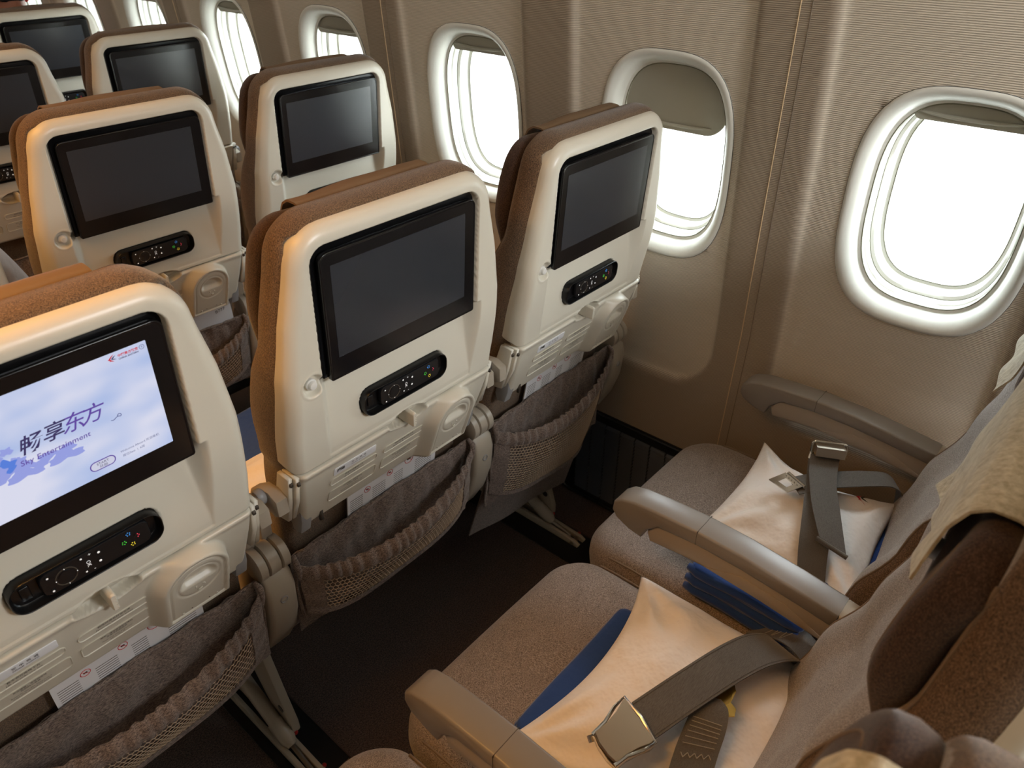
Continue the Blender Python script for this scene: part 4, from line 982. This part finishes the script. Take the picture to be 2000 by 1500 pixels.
wb = obj('seat_belt', to_local(mb, s02).me('seat_belt', belt_m, auto=50), s02)
def frame_loop(c, ax, bx, hx, hy, r, rad, n=5):
    c, ax, bx = Vector(c), Vector(ax).normalized(), Vector(bx).normalized()
    return [tuple(c + ax * p[0] + bx * p[1]) for p in rrect(0, 0, hx, hy, r, n)]
mb = MB(); c = Vector((0.606, -0.464, 0.634)); ax = Vector((0.024, -0.046, 0.0)).normalized(); up = Vector((0.25, 0.10, 1)).normalized(); out = ax.cross(up).normalized()
mb.tube(frame_loop(c, ax, up, 0.031, 0.013, 0.006, 0), 0.0028, 8, 0, closed=True)
V = [tuple(c + ax * x + up * y + out * z) for x in (-0.026, 0.026) for y in (-0.009, 0.009) for z in (-0.004, 0.022)]
mb.add(V, [(0, 1, 3, 2), (4, 6, 7, 5), (0, 4, 5, 1), (2, 3, 7, 6), (0, 2, 6, 4), (1, 5, 7, 3)], 1)
mb.tube([tuple(c + ax * -0.030 + up * -0.010), tuple(c + ax * -0.030 + up * -0.024 - out * 0.006)], 0.003, 6, 0)
obj('buckle', to_local(mb, s02).me('buckle', [metal_m, brushed_m], auto=40), wb)['label'] = 'open chrome buckle standing on edge'
mb = MB(); A = [Vector(p) for p in ((0.494, -0.402, 0.596), (0.524, -0.420, 0.603), (0.506, -0.460, 0.603), (0.480, -0.443, 0.597))]
def quadframe(mb, A, th, hole, m):
    cen = sum(A, Vector()) / len(A); up = Vector((0, 0, th)); inn = [cen + (a - cen) * hole for a in A]; n = len(A)
    mb.rings([[tuple(p) for p in A], [tuple(p + up) for p in A], [tuple(p + up) for p in inn], [tuple(p) for p in inn], [tuple(p) for p in A]], m, False, False)
quadframe(mb, A, 0.0022, 0.5, 0)
mb.tube([(0.527, -0.424, 0.604), (0.508, -0.464, 0.604)], 0.0035, 8, 0)
for k in range(5): mb.ball((0.517 - 0.0030 * k, -0.424 - 0.0065 * k, 0.6058), 0.0012, 0, 4)
obj('tongue', to_local(mb, s02).me('tongue', [metal_m], auto=40), wb)['label'] = 'slotted metal tongue'
# middle seat: closed strap, lift-lever buckle and brass tongue
mb, g1 = ribbon([((0.215, -0.565, 0.490), (0.200, -0.620, 0.490)), ((0.190, -0.552, 0.560), (0.176, -0.606, 0.562)), ((0.150, -0.533, 0.594), (0.122, -0.583, 0.596)), ((0.100, -0.512, 0.602), (0.066, -0.562, 0.604)), ((0.017, -0.487, 0.604), (-0.016, -0.536, 0.604)), ((-0.066, -0.462, 0.600), (-0.092, -0.512, 0.598))])
# smooth edges of the belt tail with box stitching
_, g2 = ribbon([((0.008, -0.528, 0.596), (0.020, -0.550, 0.595)), ((-0.010, -0.526, 0.598), (0.010, -0.566, 0.596)), ((-0.035, -0.529, 0.592), (-0.014, -0.576, 0.590)), ((-0.084, -0.538, 0.580), (-0.052, -0.584, 0.578)), ((-0.160, -0.560, 0.560), (-0.135, -0.605, 0.560)), ((-0.215, -0.580, 0.50), (-0.195, -0.625, 0.50))], mb=mb)
for z in range(6):
    P = [tuple(Vector(g2(0.12 + 0.76 * (k % 2 if z % 2 else (k % 2)), 0.36 + 0.035 * z + 0.012 * (k % 2))) + Vector((0, 0, 0.0016))) for k in range(2)]
    mb.tube(P, 0.0006, 4, 1)
for z in range(9):
    mb.tube([tuple(Vector(g2(0.15 + 0.08 * z, 0.58 + 0.02 * (z % 2))) + Vector((0, 0, 0.0016))), tuple(Vector(g2(0.23 + 0.08 * z, 0.58 + 0.02 * ((z + 1) % 2))) + Vector((0, 0, 0.0016)))], 0.0006, 4, 1)
for e in (0.06, 0.94): mb.tube([tuple(Vector(g1(e, k / 60)) + Vector((0, 0, 0.0014))) for k in range(61)], 0.0005, 4, 0)
mb2, g4 = ribbon([((0.245, -0.50, 0.476), (0.290, -0.52, 0.476)), ((0.240, -0.53, 0.500), (0.288, -0.55, 0.500)), ((0.236, -0.575, 0.508), (0.284, -0.59, 0.505)), ((0.230, -0.63, 0.47), (0.275, -0.64, 0.47))], mb=mb)
for z in range(5): mb.tube([tuple(Vector(g4(0.1 + 0.8 * (z % 2), 0.3 + 0.05 * z)) + Vector((0, 0, 0.0016))), tuple(Vector(g4(0.9 - 0.8 * (z % 2), 0.34 + 0.05 * z)) + Vector((0, 0, 0.0016)))], 0.0006, 4, 1)
mbelt = obj('seat_belt', to_local(mb, s01).me('seat_belt', [belt_m, stitch_m], auto=50), s01)
mb = MB()
T = [Vector(p) for p in ((-0.070, -0.452, 0.605), (-0.098, -0.518, 0.604), (-0.150, -0.492, 0.592), (-0.136, -0.447, 0.594))]
cen = sum(T, Vector()) / 4; up = Vector((0, 0, 1))
lid = [T[0].lerp(T[1], t) for t in (0.03, .5, .97)] + [T[1].lerp(T[2], t) + Vector((0, 0.004 * sin(pi * t), 0)) for t in (.1, .35, .65, .95)] + [T[2].lerp(T[3], t) for t in (.3, .7)] + [T[3].lerp(T[0], t) + Vector((0, -0.005 * sin(pi * t), 0)) for t in (.05, .35, .65, .9)]
sc = lambda f, z: [tuple(cen + (p - cen) * f + up * z) for p in lid]
mb.rings([sc(0.96, -0.016), sc(1.0, -0.014), sc(1.0, -0.004)], 1)
mb.rings([sc(1.0, 0.000), sc(1.0, 0.003), sc(0.97, 0.0048)], 0)
ed = [T[3], T[3].lerp(T[0], .35) + Vector((0, -0.002, 0.001)), T[3].lerp(T[0], .7) + Vector((0, 0.001, 0.002)), T[0], T[0].lerp(T[1], .5) + Vector((0.003, 0, .002)), T[1], T[1].lerp(T[2], .3) + Vector((0, -0.001, 0)), T[1].lerp(T[2], .65) + Vector((0, 0.003, 0)), T[2]]
mb.tube([tuple(p + up * 0.002) for p in ed], 0.0026, 8, 2)
mb.tube([tuple(T[3] + Vector((-0.002, 0.003, 0.0))), tuple(T[3] + Vector((-0.006, -0.004, -0.004)))], 0.0038, 8, 2)
bk = obj('buckle', to_local(mb, s01).me('buckle', [brushed_m, metal_m, metal_m], auto=40), mbelt); bk['label'] = 'square silver lift-lever buckle'
mb = MB(); A = [Vector(p) for p in ((0.012, -0.533, 0.590), (0.056, -0.552, 0.592), (0.046, -0.560, 0.592), (0.026, -0.562, 0.592), (0.022, -0.572, 0.591), (0.012, -0.575, 0.590), (0.004, -0.566, 0.590), (0.0, -0.55, 0.590))]
mb.rings([[tuple(p) for p in A], [tuple(p + up * 0.0022) for p in A]])
obj('tongue', to_local(mb, s01).me('tongue', [gold_m], smooth=False, auto=None), mbelt)['label'] = 'brass coloured tongue'
# ------------------------------------------------------------------ safety cards
def card_mesh(wd, ht, kind):
    mb = MB(); hx, hy = wd / 2, ht / 2
    plate(mb, [(rrect(0, 0, hx, hy, 0.003, 3), -0.0006), (rrect(0, 0, hx, hy, 0.003, 3), 0.0006)], cap0=True)
    plate(mb, [(rrect(0.001, -0.001, hx, hy, 0.003, 3), -0.003), (rrect(0.001, -0.001, hx, hy, 0.003, 3), -0.002)], cap0=True)
    H = lambda u, v: 0.0006
    if kind == 'rules':
        rows = [('如您需要紧急出口旁就座，请阅读安全须知 PLEASE READ THIS CARD', -0.01, .008), ('请勿使用 DO NOT USE · mobile phones and electronic devices during flight', -.005, .014), ('乘坐本次航班的旅客 PASSENGERS', .02, .021), ('SAFETY ON BOARD 安全须知', -0.05, .027), ('为了您的安全 for your safety', .045, .033)]
        for s_, x, dy in rows: put_text(mb, s_, x, hy - dy, 0.0042, H=H, off=0.0003, m=1)
        for x, dy, r in ((-0.062, .046, .0065), (-0.010, .040, .0065), (0.036, .036, .010)):
            P = [(x + r * cos(a), -0.0010, hy - dy + r * sin(a)) for a in [2 * pi * k / 24 for k in range(24)]]
            mb.tube(P, 0.0005, 4, 2, closed=True); mb.tube([(x - r * .7, -0.0010, hy - dy + r * .7), (x + r * .7, -0.0010, hy - dy - r * .7)], 0.0004, 4, 2)
            mb.box(x - r * .4, x + r * .4, -0.0009, -0.0006, hy - dy - r * .2, hy - dy + r * .2, 1)
        for k in range(9):
            for x0, x1 in ((-0.100, -0.072), (-0.05, -0.02), (0.00, 0.022), (0.052, 0.095)): mb.box(x0, x1, -0.0009, -0.0006, hy - 0.052 - 0.005 * k, hy - 0.0512 - 0.005 * k, 1)
    else:
        put_text(mb, 'B777', hx - 0.030, hy - 0.026, 0.013, H=H, off=0.0003, m=3)
        for k in range(4): mb.box(-hx + 0.02, -hx + 0.09, -0.0009, -0.0006, hy - 0.030 - 0.006 * k, hy - 0.0290 - 0.006 * k, 1)
    return mb.me('safety_card', [paper_m, ink_m, red_ink, ink_black], smooth=False, auto=None)
CR = card_mesh(0.212, 0.21, 'rules'); CB = card_mesh(0.20, 0.21, 'type')
def place_card(row, col, me, u, vt, d, lean, label, roll=0.0, ht=0.21):
    th = TH + radians(TILT.get((row, col), 0.0)); o = (SX * (col - 1), (row - 1) * P_ROW + 0.6 * tan(TH), 0.45)
    M = Matrix.Translation(o) @ Matrix.Rotation(th, 4, 'X') @ Matrix.Translation((u, d, 0.6 / cos(TH) + vt)) @ Matrix.Rotation(lean, 4, 'X') @ Matrix.Rotation(roll, 4, 'Y') @ Matrix.Translation((0, 0, -ht / 2))
    ob = obj('safety_card', me); ob.matrix_world = M; tag(ob, label, 'card', 'safety cards in the seat pockets')
place_card(1, 1, CR, 0.018, -0.372, 0.0660, radians(6), 'white safety card in the pocket of the middle seat ahead')
place_card(1, 2, CR, 0.006, -0.372, 0.0660, radians(6), 'white safety card in the pocket of the window seat ahead')
place_card(1, 0, CR, 0.020, -0.372, 0.0660, radians(6), 'white safety card in the pocket below the lit monitor')
place_card(2, 1, CB, 0.078, -0.402, 0.0670, radians(8), 'white card printed B777 sticking out of a pocket two rows ahead', roll=radians(-8))
# ------------------------------------------------------------------ passengers
def skin_body(name, joints, edges, mats, sub=2):
    me = bpy.data.meshes.new(name); names = list(joints)
    me.from_pydata([joints[k][0] for k in names], [(names.index(a), names.index(b)) for a, b in edges], [])
    o = bpy.data.objects.new(name, me); COL.objects.link(o); m = o.modifiers.new('s', 'SKIN'); m.use_smooth_shade = True
    for i, k in enumerate(names):
        r = joints[k][1]; sv = me.skin_vertices[0].data[i]; sv.radius = r if isinstance(r, tuple) else (r, r); sv.use_root = (i == 0)
    q = o.modifiers.new('u', 'SUBSURF'); q.levels = sub; q.render_levels = sub
    bpy.context.view_layer.update(); dg = bpy.context.evaluated_depsgraph_get(); out = bpy.data.meshes.new_from_object(o.evaluated_get(dg)); out.name = name
    bpy.data.objects.remove(o); out.materials.clear()
    for mm in mats: out.materials.append(mm)
    for p in out.polygons: p.use_smooth = True
    return out
def person(loc, label, cap, head_turn=0.0, ear=False):
    t = empty('person', loc); tag(t, label, 'person', None)
    J = {'pelvis': ((0, .05, .56), (.13, .11)), 'belly': ((0, .03, .68), (.12, .10)), 'chest': ((0, .01, .88), (.15, .10)), 'neck0': ((0, .0, 1.06), (.065, .06)), 'neck': ((0, .02, 1.14), .052), 'head0': ((0, .045, 1.20), (.070, .080)), 'head1': ((0, .05, 1.27), (.078, .095)), 'head2': ((0, .045, 1.33), (.062, .075))}
    Ed = [('pelvis', 'belly'), ('belly', 'chest'), ('chest', 'neck0'), ('neck0', 'neck'), ('neck', 'head0'), ('head0', 'head1'), ('head1', 'head2')]
    for s, n in ((1, 'r'), (-1, 'l')):
        J.update({'sh' + n: ((s * .175, .01, 1.00), .055), 'el' + n: ((s * .235, .09, .765), .042), 'wr' + n: ((s * .15, .31, .70), .027), 'pa' + n: ((s * .125, .375, .69), (.038, .016)),
                  'hip' + n: ((s * .085, .08, .55), .085), 'kn' + n: ((s * .11, .50, .56), .062), 'an' + n: ((s * .11, .56, .12), .042), 'to' + n: ((s * .11, .70, .06), .035)})
        Ed += [('chest', 'sh' + n), ('sh' + n, 'el' + n), ('el' + n, 'wr' + n), ('wr' + n, 'pa' + n), ('pelvis', 'hip' + n), ('hip' + n, 'kn' + n), ('kn' + n, 'an' + n), ('an' + n, 'to' + n)]
        for k in range(4):
            dx = s * (.125 + (.026 - .017 * k)); q = 'f%d%s' % (k, n)
            J[q + 'a'] = ((dx, .405, .688), .009); J[q + 'b'] = ((dx, .435 + .004 * (k % 2), .675), .008); J[q + 'c'] = ((dx, .450 + .004 * (k % 2), .652), .007)
            Ed += [('pa' + n, q + 'a'), (q + 'a', q + 'b'), (q + 'b', q + 'c')]
        J['th' + n] = ((s * .088, .35, .688), .011); J['tt' + n] = ((s * .073, .385, .680), .008); Ed += [('wr' + n, 'th' + n), ('th' + n, 'tt' + n)]
    body = obj('body', skin_body('body', J, Ed, [skin_m]), t)
    K = {'b': ((0, .05, .58), (.15, .125)), 'm': ((0, .03, .70), (.145, .12)), 'c': ((0, .01, .88), (.17, .12)), 'n': ((0, .0, 1.045), (.085, .075))}
    E2 = [('b', 'm'), ('m', 'c'), ('c', 'n')]
    for s, n in ((1, 'r'), (-1, 'l')):
        K.update({'s' + n: ((s * .18, .01, .995), .074), 'u' + n: ((s * .218, .05, .88), .066), 'e' + n: ((s * .24, .09, .765), .062), 'w' + n: ((s * .165, .27, .712), .042)}); E2 += [('c', 's' + n), ('s' + n, 'u' + n), ('u' + n, 'e' + n), ('e' + n, 'w' + n)]
    sh = obj('shirt', skin_body('shirt', K, E2, [shirt_m if not cap else mat('dark_red_shirt', rgb(96, 40, 34), .9)]), t)
    Q = {'p': ((0, .06, .555), (.15, .115))}; E3 = []
    for s, n in ((1, 'r'), (-1, 'l')):
        Q.update({'h' + n: ((s * .09, .12, .56), .098), 'k' + n: ((s * .11, .50, .565), .078), 'a' + n: ((s * .11, .555, .15), .062)}); E3 += [('p', 'h' + n), ('h' + n, 'k' + n), ('k' + n, 'a' + n)]
    obj('trousers', skin_body('trousers', Q, E3, [trouser_m]), t)
    # face and ears on the head
    hm = MB()
    for s in (-1, 1):
        hm.ball((s * .030, .135, 1.265), .012, 0, 8); hm.ball((s * .030, .144, 1.265), .006, 1, 6)
    f = obj('eyes', hm.me('eyes', [white_pt, ink_black]), body)
    hm = MB(); hm.ball((0, .143, 1.235), .014, 0, 8, (0.8, 1.1, 1.5)); hm.ball((0, .128, 1.195), .022, 1, 8, (1.0, .5, .3))
    obj('nose_and_mouth', hm.me('nose', [skin_m, mat('lip', rgb(150, 80, 70), .5)]), body)
    hm = MB()
    for s in (-1, 1):
        hm.tube([(s * (.078 + .010 * sin(a)), .030 - .012 * cos(a), 1.245 + .030 * sin(a)) for a in [k * .45 - 1.6 for k in range(12)]], .007, 8)
        hm.ball((s * .078, .038, 1.245), .02, 0, 8, (.4, .8, 1.3))
    obj('ears', hm.me('ears', ear_m), body)
    R = []
    zs = [(1.225, .070, -.020), (1.25, .088, -.012), (1.30, .092, 0), (1.34, .085, 0), (1.375, .062, 0), (1.392, .03, 0)]
    for z, r, dy in zs: R.append([(r * .94 * cos(a), .036 + dy + (r * 1.08 if sin(a) < 0 else r * (1.05 if z > 1.29 else 0.35)) * sin(a), z + .004 * sin(7 * a)) for a in [2 * pi * k / 32 for k in range(32)]])
    hm = MB(); hm.rings(R)
    obj('hair', hm.me('hair', hair_m), t)
    if cap:
        hm = MB(); R = [[(r * .98 * cos(a), .040 + r * 1.12 * sin(a), z) for a in [2 * pi * k / 32 for k in range(32)]] for z, r in ((1.225, .089), (1.228, .094), (1.30, .098), (1.36, .088), (1.395, .06), (1.41, .02))]
        hm.rings(R)
        hm.profile([(.12, 1.268), (.21, 1.262), (.21, 1.266), (.12, 1.274)], -.06, .06, .001)
        hm.box(-.028, -.002, -.0668, -.060, 1.232, 1.248, 1)
        c = obj('cap', hm.me('cap', [hair_m, mat('tan_tag', rgb(170, 140, 100), .7)]), t)
    return t
pA = person((-0.462, 0.96, -0.10), 'seated passenger in a pale grey shirt, only the elbow showing at the left edge', False)
pB = person((0.452, 2.600, -0.022), 'seated passenger in a black cap at the top left corner', True)
# ------------------------------------------------------------------ on the apron outside
cm = MB(); cm.box(-1.2, 1.2, -0.7, 0.7, 0.45, 0.60); cm.box(-1.15, 1.15, -0.65, 0.65, 0.6, 1.1, 2)
for x in (-0.9, 0.9):
    for y in (-0.6, 0.6): cm.tube([(x, y - .06, .22), (x, y + .06, .22)], .22, 14, 1)
cm.tube([(1.2, 0, .5), (2.2, 0, .3)], .04, 6, 1)
ct = obj('baggage_cart', cm.me('baggage_cart', [greymetal_m, dark_m, paper_m]), loc=(18.6, -1.6, -4.5)); ct.rotation_euler = (0, 0, 0.9); tag(ct, 'small grey cart on the bright apron seen through the nearest window', 'cart')
cm = MB(); cm.rings([[(r * cos(a), r * sin(a), z) for a in [2 * pi * k / 16 for k in range(16)]] for z, r in ((0, .5), (0.06, .5), (0.06, .32), (0.6, .2), (1.2, .08), (1.25, .06))])
cn = obj('traffic_cone', cm.me('traffic_cone', mat('cone_yellow', rgb(220, 220, 90), .6)), loc=(40, 4.0, -4.5)); tag(cn, 'yellowish marker cone far out on the bright apron', 'cone')
